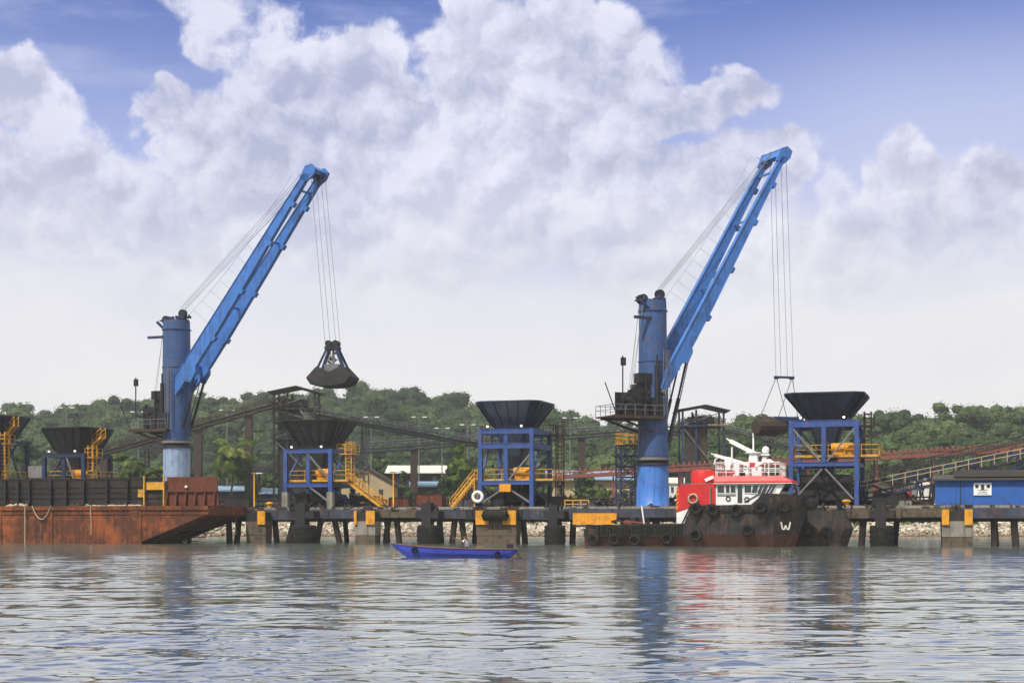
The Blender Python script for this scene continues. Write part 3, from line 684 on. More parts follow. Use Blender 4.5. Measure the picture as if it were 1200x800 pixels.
# free-standing yellow stairs left of the tall hopper
def stair_thing(px0,y0,px1,y1,v,label):
    ua,ub=pu(px0,v),pu(px1,v); r=root('yellow_stair',P(ua,v,DECK),TH,label,'stair'); m=MB(); n=MB(); zb_=pz(y1,ub,v)-DECK; L=ub-ua
    for dy in (0,.9):
        m.bar((0,dy,.02),(L,dy,zb_),.1,.26); n.bar((0,dy,1),(L,dy,zb_+1),.08); n.bar((0,dy,.5),(L,dy,zb_+.5),.06)
        for k in range(5): n.bar((L*k/4,dy,zb_*k/4),(L*k/4,dy,zb_*k/4+1),.07)
        m.bar((L,dy,0),(L,dy,zb_),.12)
    for k in range(12): m.box(L*(k+.5)/12-.12,L*(k+.5)/12+.12,0,.9,zb_*(k+.5)/12-.02,zb_*(k+.5)/12+.02)
    m.build('flight',G['yellow'],r); n.build('handrail',G['yellow'],r)
stair_thing(527,590,556,560,2.6,'yellow stair climbing to the left side of the tall blue hopper')
# ================================================================== CRANES
PROF=[(0,-4.5),(.58,5.6),(27,12),(60,11.2),(129,9.6),(239,7.2),(303,4.4),(307,-3.4),(257,-5.0),(187,-7.4),(107,-9.4),(60,-8.8),(55,-14.3),(42,-15.4),(39,-6.8),(12,-5.2)]
def crane(px, v, ped_w, twr_w, yring, ytwr, az, piv, tip, label, pedmat, plat, bscale, sp, grab_px, grab_y, scaleH, rsp):
    u=pu(px,v); base=P(u,v,DECK); Yc=base.y; S=F/Yc
    r=root('jib_crane',base,az,label,'crane','blue jib cranes on the quay')
    Mi=(Matrix.Translation(base)@Matrix.Rotation(az,4,'Z')).inverted()
    n=Vector((-math.sin(az),math.cos(az),0))
    def onplane(px_,py_,off=0.0):
        d=Vector(((px_-CX)/F,1,(HY-py_)/F)); o=Vector((0,0,CAMZ)); tt=((base+n*off-o).dot(n))/d.dot(n); return Mi@(o+d*tt)
    zl=lambda y: CAMZ+(HY-y)/S-DECK
    rp=ped_w/2/S; rt=twr_w/2/S; zr=zl(yring); zt=zl(ytwr)
    m=MB(); m.lathe([(rp*1.12,0),(rp*1.12,.15),(rp*1.07,.5),(rp*1.04,.55),(rp*1.04,2.2),(rp,2.6),(rp,zr-.35)],36); m.build('pedestal',pedmat,r)
    m=MB(); m.lathe([(rp*1.1,zr-.36),(rp*1.1,zr-.2),(rp*1.0,zr-.18),(rp*1.0,zr+.1),(rp*1.12,zr+.12),(rp*1.12,zr+.5),(rp*.98,zr+.52)],36); m.build('slew_ring',G['dark'],r)
    m=MB(); m.lathe([(rp*1.15,zr+.14),(rp*1.15,zr+.42)],36); m.build('ring_guard',G['white'] if False else G['grey'],r)
    # tower: slightly tapering box-round column
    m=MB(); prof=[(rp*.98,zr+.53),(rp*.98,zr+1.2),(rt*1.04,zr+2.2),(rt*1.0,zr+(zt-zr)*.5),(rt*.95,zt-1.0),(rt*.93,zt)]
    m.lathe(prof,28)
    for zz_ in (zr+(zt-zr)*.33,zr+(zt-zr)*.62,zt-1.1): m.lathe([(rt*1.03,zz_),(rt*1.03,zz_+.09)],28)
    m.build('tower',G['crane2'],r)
    # boom pivots / brackets
    pv=onplane(*piv); tp=onplane(*tip); L=(tp-pv).length; d=(tp-pv).normalized(); up=Vector((-d.z,0,d.x)) ; 
    if up.z<0: up=-up
    # beams
    th=.4
    def beam(sy):
        pts=[]
        for a,b in PROF:
            taper=1
            pts.append(pv+d*(a/307.*L)+up*(b/307.*L*bscale))
        y=sy*sp
        m=MB(); m.prism([(p.x,y-th/2,p.z) for p in pts],(0,th,0))
        # edge flanges
        for i in range(1,6):
            a,b=pts[i],pts[i+1]; m.bar((a.x,y,a.z),(b.x,y,b.z),th+.16,.07,up=tuple(up))
        for i in range(7,11):
            a,b=pts[i],pts[i+1]; m.bar((a.x,y,a.z),(b.x,y,b.z),th+.16,.07,up=tuple(up))
        for k in range(2,19):
            f_=k/20; hh_=L*(.046-.022*f_)*bscale*.8; c=pv+d*(L*f_); c=c-up*(L*.001); m.bar(Vector((c.x,y,c.z))-up*hh_*.75,Vector((c.x,y,c.z))+up*hh_*.75,th+.03,.05,up=tuple(d))
        for f_ in (.32,.52,.72,.88):
            c=pv+d*(L*f_)-up*(L*(.034-.018*f_)); c.y=y; m.bar(c-d*.28,c+d*.28,th+.16,.3,up=tuple(up))
        m.build('boom_beam',G['crane'],r)
    beam(-1); beam(1)
    m=MB()
    for f_ in (.10,.17,.44,.72,.93):
        m=MB(); c=pv+d*(L*f_); m.bar((c.x,-sp+th/2,c.z),(c.x,sp-th/2,c.z),.28 if f_<.2 else .16,.9 if f_<.2 else .2); m.build('cross_tie',G['crane'],r)
    for f0,f1,s_ in ():
        m=MB(); a=pv+d*(L*f0); b=pv+d*(L*f1); m.bar((a.x,-s_*(sp-.3),a.z),(b.x,s_*(sp-.3),b.z),.12); m.build('diagonal_tie',G['crane2'],r)
    # head
    hd=pv+d*L
    m=MB(); q=[hd-d*1.1+up*.55, hd+d*.35+up*.75, hd+d*1.0+up*.2, hd+d*.9-up*.6, hd+d*.1-up*.75, hd-d*1.0-up*.35]
    for y in (-sp-.2,sp-.12): m.prism([(p.x,y,p.z) for p in q],(0,.32,0))
    c=hd-d*.1+up*.35; m.bar((c.x,-sp,c.z),(c.x,sp,c.z),.9,.5,up=tuple(up))
    c=hd+d*.5; m.bar((c.x,-sp,c.z),(c.x,sp,c.z),.5,.8,up=tuple(up))
    m.build('boom_head',G['crane'],r)
    for y in (-.8,-.3,.3,.8):
        m=MB(); c=hd+d*.25+up*.1; m.lathe([(.52,-.08),(.44,-.03),(.44,.03),(.52,.08)],18,c=(c.x,y,c.z),M=Matrix.Rotation(R(90),4,'X')); m.build('sheave',G['dark'],r)
    m=MB(); c=hd+up*.8; m.bar(c-d*2.0,c+d*.3,.05); 
    for k in range(5): m.bar(c-d*(k*.5),c-d*(k*.5)-up*.6,.04)
    m.tube(hd-d*1.2+up*.4,hd-d*1.2+up*1.9,.03,n=6); m.build('head_rail',G['grey'],r)
    # pivot brackets on tower
    for sy in (-1,1):
        m=MB(); y=sy*(sp-.62)-.12
        m.prism([(pv.x-.5,y,pv.z-.7),(pv.x+.5,y,pv.z+.6),(pv.x+.2,y,pv.z+.9),(rt*.2,y,pv.z+2.2),(rt*.2,y,pv.z-3.0),(pv.x-.1,y,pv.z-1.6)],(0,.24,0)); m.build('pivot_bracket',G['crane'],r)
        m=MB(); m.tube((pv.x,sy*(sp+.45),pv.z),(pv.x,sy*(sp-.8),pv.z),.26,n=14); m.build('pivot_pin',G['grey'],r)
    kn=pv+d*(L*.155)-up*(L*.043)
    for sy in (-1,1):
        m=MB(); a=Vector((rt*.9,sy*.75,zr+1.9)); b=Vector((kn.x,sy*.75,kn.z)); c=a.lerp(b,.55)
        m.tube(a,c,.17,n=12); m.tube(c,b,.1,n=10); m.build('boom_strut',G['dark'],r)
    m=MB(); a=Vector((rt*1.05,-.2,zr+.9)); b=Vector((kn.x+.4,-.2,kn.z+.2))
    for s_ in (-.28,.28): m.bar(a+Vector((0,s_,0)),b+Vector((0,s_,0)),.07)
    for k in range(24): c=a.lerp(b,k/24); m.bar(c+Vector((0,-.28,0)),c+Vector((0,.28,0)),.04)
    m.build('boom_ladder',G['dark'],r)
    # tower top sheaves
    tt=Vector((rt*.55,0,zt+.75*scaleH))
    for y in (-.14,.14):
        m=MB(); m.lathe([(.52,-.05),(.42,-.03),(.42,.03),(.52,.05)],20,c=(tt.x,y,tt.z),M=Matrix.Rotation(R(90),4,'X')); m.build('top_sheave',G['dark'],r)
    for y in (-.3,.3):
        m=MB(); m.lathe([(.5,-.09),(.4,-.03),(.4,.03),(.5,.09)],18,c=(-rt*.85,y,zt+.15),M=Matrix.Rotation(R(90),4,'X')); m.build('top_sheave',G['dark'],r)
    m=MB(); 
    for y in (-.28,.22): m.prism([(rt*.45,y,zt-.3),(rt*.8,y,zt-.6),(rt*.8,y,zt+.1),(tt.x+.18,y,tt.z+.05),(tt.x-.18,y,tt.z+.05)],(0,.08,0))
    m.box(-rt*1.15,rt*.6,-.8,.8,zt-.02,zt+.12); m.bar((-rt*1.3,-.9,zt-.1),(-rt*.5,-.9,zt-1.2),.25); m.bar((-rt*.4,-rt*.7,zt-1.9),(-rt*1.9,-rt*.8,zt-1.9),.28)
    clutter(m,(0,0,zt),12,(rt*.9,rt*.5,.4),3); m.build('sheave_frame',G['darkblue'],r)
    # machinery platform on the far side of the boom
    wx0,wx1,zp_=plat
    m=MB(); m.box(-wx1,rt*.2,-2.1,2.1,zp_-.14,zp_); m.box(-wx1,rt*.2,-2.15,-2.05,zp_-.3,zp_+.03)
    for s_ in (-1.4,1.4): m.bar((-wx1*.9,s_,zp_-.2),(-rt*.6,s_,zp_-1.5),.2); m.bar((-wx1*.95,s_,zp_-.22),(0,s_,zp_-.22),.25)
    m.build('platform',G['galbrown'],r)
    m=MB(); railing(m,[(rt*.1,-2.1,zp_),(-wx1+.05,-2.1,zp_),(-wx1+.05,2.1,zp_),(rt*.1,2.1,zp_)],1.1,.03,1.0); m.build('platform_rail',G['grey'],r)
    for x,zz_ in ((-rt-1.5,.75),(-rt-1.2,1.95)):
        m=MB(); m.tube((x,-1.1,zp_+zz_),(x,1.1,zp_+zz_),.5,n=18)
        for y in (-1.15,0,1.15): m.tube((x,y-.05,zp_+zz_),(x,y+.05,zp_+zz_),.66,n=18)
        m.build('winch_drum',G['dark'],r)
    m=MB()
    for y in (-1.35,1.3): m.box(-rt-2.2,-rt-.5,y,y+.1,zp_,zp_+2.6)
    m.box(-rt-.5,-rt*.7,-1.2,1.2,zp_,zp_+3.4); m.box(-rt-.9,-rt*.6,-rt*.9,-.2,zp_+3.4,zp_+4.4); clutter(m,(-rt-1.2,-1.2,zp_),26,(1.3,.6,2.6),9); m.bar((-rt-.2,-1.6,zp_),(-rt-.2,-1.6,zp_+4.4),.14)
    m.box(-rt*.7,rt*.1,-rt*1.25,-rt*.8,zp_+.1,zp_+1.9)
    m.build('winch_house',G['dark'],r)
    m=MB(); m.tube((-rt*.35,-rt-.25,zp_),(-rt*.35,-rt-.25,zp_+5.2*scaleH),.22,n=10); m.tube((-rt*.35,-rt-.25,zp_+5.2*scaleH),(-rt*.35,-rt-.25,zp_+6.3*scaleH),.09,n=8); m.build('exhaust_stack',G['dark'],r)
    m=MB(); x=rt*.15
    for s_ in (0,.5): m.bar((x+s_,-rt-.3,zp_-.1),(x+s_,-rt-.3,zt-.43*(zt-zp_)),.07); m.bar((x+s_,-rt-.75,zp_+1.8),(x+s_,-rt-.75,zt-.43*(zt-zp_)),.05)
    k=zp_
    while k<zt-.43*(zt-zp_): m.bar((x,-rt-.3,k),(x+.5,-rt-.3,k),.04); m.bar((x,-rt-.75,k+1.8),(x+.5,-rt-.75,k+1.8),.03) if k+1.8<zt-.43*(zt-zp_) else None; k+=.4
    m.build('ladder',G['grey'],r)
    m=MB(); m.bar((-wx1+.3,-1.9,zp_),(-wx1-1.2,-2.2,zp_+4.6 if False else zp_+3.2),.08); m.bar((-wx1+1.0,-1.9,zp_+1),(-wx1+1.0,-1.9,zp_+6.0*scaleH),.1); m.box(-wx1+.8,-wx1+1.3,-2.05,-1.8,zp_+5.0*scaleH,zp_+5.8*scaleH); m.build('lamp_pole',G['dark'],r)
    # ropes
    RR=.022
    for k,(f_,y) in enumerate(((.985,-.9),(.985,.9),(.99,-.35),(.99,.35),(.93,0))):
        m=MB(); a=tt+Vector((0,y*.5,.6 if k<4 else .2)); b=pv+d*(L*f_)+up*(.9 if k<4 else .8); b.y=y; m.tube(a,b,RR,n=5,caps=False); m.build('luffing_rope',G['rope'],r)
    for k in range(4):
        m=MB(); a=Vector((-rt*.85,(-.3,.3,-.5,.5)[k],zt+.5)); b=Vector((-rt-1.5+.25*(k%2)*1.5,(-.8,.8,-.3,.3)[k],zp_+1.2)); m.tube(a,b,RR,n=5,caps=False); m.build('hoist_rope',G['rope'],r)
    # slack cable-way beside the boom with droppers
    m=MB(); pts=[]
    for k in range(13):
        f_=k/12; a=tt+Vector((.3,0,-.6)); b=pv+d*(L*.95)+up*2.6; p=a.lerp(b,f_); pts.append(p-Vector((0,0,1))*(4.0*f_*(1-f_)))
    m.path(pts,.018,4)
    for k in range(1,12):
        p=pts[k]; s_=(p-pv).dot(d); q=pv+d*s_+up*.9; m.tube(p,q,.014,n=4,caps=False)
    m.build('cable_way',G['rope'],r)
    # falls down to the grab
    gp=onplane(grab_px,grab_y)
    hdw=hd+d*.4-up*.2
    for k,(dx,y) in enumerate(((-.7*rsp,-.8),(-.25*rsp,-.3),(.25*rsp,.3),(.6*rsp,.8))):
        m=MB(); m.tube((hdw.x+dx*.6,y,hdw.z),(gp.x+dx*1.0,y*.6,gp.z),.026,n=5,caps=False); m.build('fall_rope',G['rope'],r)
    gw=(Matrix.Translation(base)@Matrix.Rotation(az,4,'Z'))@gp
    return r,gw
cr1,gw1=crane(207,6.5,31,33,521,376,R(-27),(202,477),(369,205),'blue jib crane behind the rusty barge with its grab hanging over the low hills',G['pedl'],(0,5.4,zz(503,207,6.5)),.78,1.2,390,400,1.0,1.)
cr2,gw2=crane(765,5.0,37,34,541,353,R(25),(767,460),(908,186),'larger blue jib crane with bright blue pedestal standing behind the black tug',G['ped'],(0,5.6,zz(489,765,5)),.68,1.68,919,442,1.0,-1.2)
# grabs
def shell_profile(s):
    return [(-1.45,2.15),(-2.55,1.0),(-2.1,.32),(-1.0,.04),(0,0)] if s<0 else [(0,0),(1.0,.04),(2.1,.32),(2.55,1.0),(1.45,2.15)]
g1=root('clamshell_grab',gw1-Vector((0,0,5.0)),R(-12),'closed dark clamshell grab hanging from the left crane in front of the sky','grab')
for s in (-1,1):
    m=MB(); pr=shell_profile(s); pr=pr+([(0,1.55)] if s>0 else []); 
    if s<0: pr=[(0,1.55)]+pr
    A=[(x,-1.45,z) for x,z in pr]
    secs=[[(x*k,y,z*(.94 if abs(y)>1.2 else 1)+(.08 if abs(y)>1.2 else 0)) for x,z in pr] for y,k in ((-1.6,.9),(-1.35,1),(1.35,1),(1.6,.9))]
    m.loft(secs,False,True,True)
    for y in (-1.2,-.4,.4,1.2):
        for (x0,z0),(x1,z1) in zip(pr[:-1],pr[1:]): m.bar((x0*1.01,y,z0),(x1*1.01,y,z1),.12,.1)
    m.build('shell',G['bingrey'],g1)
for sx in (-1,1):
    for sy in (-1,1):
        m=MB(); m.bar((sx*1.6,sy*.9,1.75),(sx*.5,sy*.45,4.25),.32,.26); m.build('arm',G['darkblue'],g1)
m=MB(); m.box(-.75,.75,-.6,.6,4.1,4.45); m.bar((-.7,0,4.7),(.7,0,4.7),.5,.3); m.tube((-.4,-.5,4.75),(-.4,.5,4.75),.35,n=14); m.tube((.4,-.5,4.75),(.4,.5,4.75),.35,n=14); m.build('head_block',G['dark'],g1)
m=MB(); m.box(-.8,.8,-.6,.6,1.5,2.5); clutter(m,(0,0,2.4),14,(.5,.4,1.4),8); 
for x in (-.2,.0,.2): m.tube((x,-.2,2.2),(x,-.2,4.2),.045,n=6)
m.tube((0,.3,2.2),(0,.3,4.2),.10,n=8); m.build('lower_block',G['grey'],g1)
# second grab: lying open under a spreader
g2=root('open_grab_bucket',gw2,R(18),'brown barrel shaped grab bucket slung on four chains left of the large hopper','grab')
S2=F/gw2.y
m=MB(); m.bar((-1.15,0,0),(1.15,0,0),.35,.22); m.bar((-.9,-.3,-.05),(-.9,.3,-.05),.3); m.bar((.9,-.3,-.05),(.9,.3,-.05),.3); m.build('spreader_bar',G['darkblue'],g2)
bz=-(500-442)/S2; Mx=Matrix.Rotation(R(90),4,'Y')
m=MB(); r0=1.05; x0,x1=-3.45,-.1
secs=[]
for x,k in ((x0,.80),(x0+.12,.97),(x0+.6,1),(x1-1.0,1.0),(x1,.72)):
    secs.append([(x,math.cos(a)*r0*k*1.15,bz+math.sin(a)*r0*k*(1.0)+ (0.0 if math.sin(a)<.6 else -.1)) for a in [2*math.pi*i/14 for i in range(14)]])
m.loft(secs,False,True,True)
for x in (x0+.55,x0+1.6,x1-1.0): m.lathe([(r0*1.05,-.05),(r0*1.05,.05)],16,c=(x,0,bz),M=Mx)
m.build('bucket',G['galbrown'],g2)
m=MB(); m.box(-1.3,1.9,-.8,.8,bz+.55,bz+1.05); m.box(-.3,1.6,-.5,.5,bz-.1,bz+.55); m.bar((1.9,0,bz+.7),(-.2,0,bz-.8),.2); m.build('hinge_frame',G['darkblue'],g2)
for a,b in (((-1.0,0,-.1),(-3.0,-.3,bz+1.0)),((-.9,0,-.1),(.1,-.4,bz+1.0)),((.9,0,-.1),(-.5,.4,bz+1.0)),((1.0,0,-.1),(1.8,.3,bz+1.05))):
    m=MB(); m.tube(a,b,.05,n=6); m.build('sling',G['rope'],g2)
# lattice access tower beside the right pedestal
def lattice(px0,px1,ytop,v,label,w=2.2):
    u0,u1=pu(px0,v),pu(px1,v); W=u1-u0; H=pz(ytop,u0,v)-DECK; r=root('lattice_stair_tower',P(u0,v,DECK),TH,label,'stair tower')
    for x in (0,W):
        for y in (0,w):
            m=MB(); m.bar((x,y,0),(x,y,H),.16); m.build('post',G['darkblue'],r)
    n=6; m=MB(); st=MB()
    for k in range(n):
        za,zb_=H*k/n,H*(k+1)/n
        for y in (0,w): m.bar((0,y,zb_),(W,y,zb_),.12); m.bar((0,y,za),(W,y,zb_),.08); m.bar((W,y,za),(0,y,zb_),.08)
        for x in (0,W): m.bar((x,0,zb_),(x,w,zb_),.1); m.bar((x,0,za),(x,w,zb_),.08)
        a,b=((.2,W-.2) if k%2 else (W-.2,.2))
        for i in range(7): tt=(i+.5)/7; st.box(a+(b-a)*tt-.14,a+(b-a)*tt+.14,w*.25,w*.75,za+(zb_-za)*tt,za+(zb_-za)*tt+.05)
    m.build('lattice',G['darkblue'],r); st.build('steps',G['grey'],r)
    m=MB(); m.box(-.1,W+.1,-.1,w+.1,H,H+.1); railing(m,[(0,0,H+.1),(W,0,H+.1),(W,w,H+.1),(0,w,H+.1),(0,0,H+.1)],1.05,.05,.6); m.build('top_cage',G['yellow'],r)
lattice(722,744,521,6.2,'dark blue lattice stair tower with yellow cage top left of the bright blue pedestal')
# ================================================================== BARGE
bv=-9.6; ub=pu(243,bv)
bg=root('rusty_barge',P(ub,bv+4.6,0),TH,'long rusty orange deck barge moored at the left of the quay','barge')
BD=3.95; L0=pu(-170,bv)-ub
prof=[(L0,-1.2),(L0,BD),(0,BD),(0,BD-.95),(-.4,BD-1.0),(pu(160,bv)-ub,0.0),(pu(150,bv)-ub-1,-1.2)]
m=MB(); secs=[]
for y in (-4.6,4.6): secs.append([(x,y,z) for x,z in prof])
m.loft(secs,False,True,True)
hull=m.build('hull',[G['rust']],bg)
m=MB(); m.box(L0,.12,-4.75,-4.605,BD-.42,BD-.12); m.box(L0,.12,-4.68,-4.603,BD-.9,BD-.8); 
for px in (-60,0,60,155,): m.box(pu(px,bv)-ub,pu(px,bv)-ub+1.1 if px==155 else pu(px,bv)-ub+.2,-4.70,-4.604,.0,BD-.43)
m.build('rubbing_strake',G['rust'],bg)
m=MB()
for k in range(9): m.bar((-.5-k*.95,-4.55,BD-1.25-k*.42),(-.5-k*.95,4.55,BD-1.25-k*.42),.1)
m.build('bow_rib',G['hullblack'],bg)
wx1=pu(190,bv+.6)-ub
m=MB(); WH=pz(560,ub,bv)-BD
m.box(L0+1,wx1,-4.05,-3.9,BD+.002,BD+WH); m.box(L0+1,wx1,3.9,4.05,BD+.002,BD+WH); m.box(L0+1,wx1,-4.15,-3.85,BD+WH,BD+WH+.14)
for zz_ in (.3,.5,.7): m.box(L0+1,wx1,-4.14,-4.06,BD+WH*zz_-.03,BD+WH*zz_+.03)
m.build('cargo_wall',G['wallblack'],bg)
for px in (-20,5,20,33,58,76,97,124,148):
    x=pu(px,bv)-ub; m=MB(); m.box(x-.07,x+.07,-4.5,-4.155,BD+.003,BD+WH-.1); m.bar((x,-4.5,BD),(x,-4.2,BD+WH-.1),.14); m.build('stanchion',G['dark'],bg)
for px in (168,191):
    x=pu(px,bv)-ub; m=MB(); m.bar((x,-4.45,BD),(x,-4.45,BD+WH+.3),.14); m.build('yellow_post',G['yellow'],bg)
x0,x1=pu(170,bv)-ub,pu(190,bv)-ub
m=MB(); m.box(x0,x1,-4.35,-4.2,BD+WH-1.15,BD+WH-.35); m.box(x0-1.0,x0-.2,-4.35,-4.2,BD+WH-1.9,BD+WH-1.1); m.build('yellow_board',G['yellow'],bg)
x0,x1=pu(192,bv)-ub,pu(250,bv)-ub
m=MB(); z1=pz(558,ub,bv); m.prism([(x0,-3.95,BD),(x1+.3,-3.95,BD),(x1,-3.95,z1),(x0,-3.95,z1)],(0,.15,0))
m.build('end_wall',G['rustwall'],bg)
m=MB(); zz_=BD+(z1-BD)*.48; m.box(x0,x1+.1,-4.2,-3.96,zz_,zz_+.12)
for k in range(6):
    x=x0+(x1-x0)*(k+.05)/5.2; m.prism([(x,-3.96,zz_),(x,-4.15,zz_),(x,-4.5,BD+.01),(x,-3.96,BD+.01)],(.12,0,0))
m.build('gusset',G['rustwall'],bg)
m=MB(); m.lathe([(.05,0),(.16,.08),(.16,.22),(.05,.3)],10,c=(x0+2.3,-4.05,z1-1.2)); m.build('deck_lamp',G['white'],bg)
# tarps and ropes on deck edge
for (pa,pb,sd,lb) in ((5,31,1,'crumpled pale tarpaulin strip at the left end of the barge deck edge'),(98,165,3,'long thin pale hose of rope lying along the barge deck edge'),(78,92,4,'small brown sack heap on the barge deck edge')):
    g=random.Random(sd); m=MB(); xa=P(pu(pa,bv),0,0); ua_=pu(pa,bv); ub_=pu(pb,bv); n=max(6,int((ub_-ua_)/.28)); secs=[]
    for k in range(n+1):
        u_=ua_+(ub_-ua_)*k/n; h=g.uniform(.12,.38)*(0.45 if sd==3 else 1)*(0.3 if k in(0,n) else 1); wv=g.uniform(.18,.3)
        secs.append([P(u_,bv+.28-wv+g.uniform(-.05,.05),BD+.0),P(u_,bv+.25-wv*.5,BD+h*.8),P(u_,bv+.3,BD+h),P(u_,bv+.3+wv*.6,BD+h*.6),P(u_,bv+.3+wv,BD)])
    m.loft(secs,True,True,True); o=m.build('deck_tarpaulin' if sd!=3 else 'deck_hose',G['hemp'] if sd!=4 else G['galbrown']); tag(o,lb,'tarpaulin' if sd!=3 else 'hose')
def rope(name,pts,r,label,mat=None):
    m=MB(); m.path([Vector(p) for p in pts],r,6); o=m.build(name,mat or G['hemp']); tag(o,label,'rope','mooring ropes'); return o
uu=pu(29.5,bv-.2); rope('mooring_rope',[P(uu,bv+.1,BD+.25),P(uu,bv-.22,BD+.05),P(uu+.03,bv-.28,2.2),P(uu,bv-.25,-.2)],.07,'pale rope hanging straight down the barge side near the left edge')
pts=[]; ua_,ub_=pu(39,bv),pu(61,bv)
for k in range(11):
    f_=k/10; pts.append(P(ua_+(ub_-ua_)*f_,bv-.22,BD+.05-1.45*4*f_*(1-f_)*(1 if f_<.5 else 1)))
rope('mooring_rope',pts,.055,'pale rope sagging in a loop on the rusty barge side')
uu=pu(106,bv-.2); rope('mooring_rope',[P(uu-.7,bv+.1,BD+.2),P(uu,bv-.24,BD+.02),P(uu+.12,bv-.26,2.4),P(uu+.1,bv-.25,.9)],.05,'thin rope hanging from the middle of the rusty barge side')
uu=pu(278,-1); rope('mooring_rope',[P(uu,-1.2,DECK+.2),P(uu,-1.4,DECK-.2),P(uu+.05,-1.45,1.8),P(uu,-1.4,.9)],.07,'frayed rope hanging from the quay at the barge bow')
# ================================================================== TUG
def interp(tb,x):
    return float(np.interp(x,[a for a,_ in tb],[b for _,b in tb]))
tv=-7.0; tu=pu(812,tv-3.3)
tg=root('harbour_tug',P(tu,tv,0),TH,'black hulled tug with white wheelhouse and red funnel casing','tug')
S=F/YY(tu,tv-3.3); K=S*.985
tx=lambda px: (pu(px,tv-3.3)-tu)
tz=lambda py,px=812: pz(py,pu(px,tv-3.3),tv-3.3)
xs_,xb=tx(681),tx(947)
shr=[(xs_,tz(620)),(tx(690),tz(616)),(tx(740),tz(614)),(tx(801),tz(614)),(tx(808),tz(598)),(tx(812),tz(592)),(tx(880),tz(591)),(tx(888),tz(584)),(tx(892),tz(578)),(xb,tz(579,940))]
bm_=[(xs_,2.3),(tx(690),3.0),(tx(720),3.3),(tx(880),3.3),(tx(905),2.9),(tx(925),2.0),(tx(938),1.1),(xb,.25)]
m=MB(); secs=[]; secs2=[]
stations=sorted(set([xs_,tx(685),tx(690),tx(705),tx(720),tx(740),tx(770),tx(801),tx(805),tx(808),tx(812),tx(840),tx(880),tx(885),tx(888),tx(892),tx(905),tx(915),tx(925),tx(932),tx(938),tx(943),xb]))
zw=1.15
def sect(x):
    b=interp(bm_,x); zt=interp(shr,x); rake=max(0,(x-tx(905))/(xb-tx(905)))
    xr=lambda z: x-rake*(1.0-min(1,max(0,z+.5)/(zt+.5)))*1.7
    bb=lambda z: b*(1-.35*rake*(1-min(1,(z+.5)/(zt+.5))))*(1 if z>0 else .85)
    zsn=[-1.2,0,zw,zt*.6+.3,zt]
    Lh=[(xr(z),-bb(z),z) for z in zsn]; Rh=[(xr(z),bb(z),z) for z in zsn[::-1]]
    return Lh,Rh
up_,lo_=MB(),MB()
a=[];b_=[];c_=[];d_=[]
for x in stations:
    Lh,Rh=sect(x); a.append(Lh[2:]); b_.append(Rh[:3]); c_.append(Lh[:3]); d_.append(Rh[2:])
for q in (a,b_): up_.loft(q,False,False,False)
up_.loft([[s[-1] for s in a],[Vector(s[0]) for s in b_]],False,False,False)
for q in (a,): up_.add([*a[0],*b_[0]],[tuple(range(6))])
for q in (c_,d_): lo_.loft(q,False,False,False)
lo_.add([*c_[0],*d_[0]],[tuple(range(6))])
up_.build('hull',G['hullblack'],tg); lo_.build('lower_hull',G['boot'],tg)
# rubbing bars
m=MB()
for zf,x0,x1 in ((tz(627),tx(684),tx(800)),(tz(616),tx(688),tx(800)),(tz(598),tx(812),tx(930)),):
    m=MB(); n=14
    for k in range(n):
        xa,xb_=x0+(x1-x0)*k/n,x0+(x1-x0)*(k+1)/n
        m.bar((xa,-interp(bm_,xa)-.07,zf),(xb_,-interp(bm_,xb_)-.07,zf),.2,.22)
    m.build('rubbing_bar',G['rubber'],tg)
for px in (806,822,838,900): m=MB(); m.bar((tx(px)+.3,-3.36,tz(592)),(tx(px)-.5,-3.36,tz(613)),.14); m.build('hull_rib',G['rubber'],tg)
m=MB(); x0,x1=tx(720),tx(800); railing(m,[(x0,-3.0,tz(614)),(x1,-3.0,tz(614))],.05,.02); 
for k in range(28):
    x=tx(700)+(tx(800)-tx(700))*k/28; m.box(x,x+.2,-3.45,-3.2,tz(625),tz(615))
m.build('stern_fendering',G['rubber'],tg)
# bow fender knob
m=MB(); m.lathe([(.2,-.9),(.55,-.8),(.6,0),(.55,.8),(.2,.9)],14,c=(tx(947)-.1,0,tz(590,940)),M=Matrix.Rotation(R(90),4,'X')); m.build('bow_fender',G['rubber'],tg)
# W shaped white mark
m=MB(); cxm,czm,ym=tx(920),tz(616,920),-2.55
pw=[(-.40,.36),(-.27,-.30),(-.13,-.30),(0,.06),(.13,-.30),(.27,-.30),(.40,.36)]
for (x0,z0),(x1,z1) in zip(pw[:-1],pw[1:]): m.bar((cxm+x0,ym-.42+ .30*(x0)+.15,czm+z0),(cxm+x1,ym-.42+.30*x1+.15,czm+z1),.12,.2,up=(0,1,0))
m.build('white_mark',G['roofwhite'],tg)
# white side panel with red casing
z592=tz(592)
m=MB(); m.prism([(tx(790),-2.2,tz(613)),(tx(801),-2.2,tz(613)),(tx(801),-2.2,tz(606)),(tx(806),-2.2,tz(602)),(tx(812),-2.2,tz(602)),(tx(812),-2.2,tz(593)),(tx(790),-2.2,tz(600))],(0,4.4,0)); m.build('lower_casing',G['white'],tg)
m=MB(); m.prism([(tx(790),-2.25,tz(599.5)),(tx(812),-2.25,tz(592.5)),(tx(836),-2.25,tz(590)),(tx(836),-2.25,tz(567)),(tx(797),-2.25,tz(567)),(tx(790),-2.25,tz(571))],(0,4.5,0)); m.build('funnel_casing',G['red'],tg)
m=MB()
for k in range(5): z0=tz(597-k*5); m.prism([(tx(789.7)-.02,-2.27,z0),(tx(792.5),-2.27,z0+.28),(tx(792.5),-2.27,z0+.45),(tx(789.7)-.02,-2.27,z0+.17)],(0,.02,0))
m.build('yellow_stripe',G['yellow'],tg)
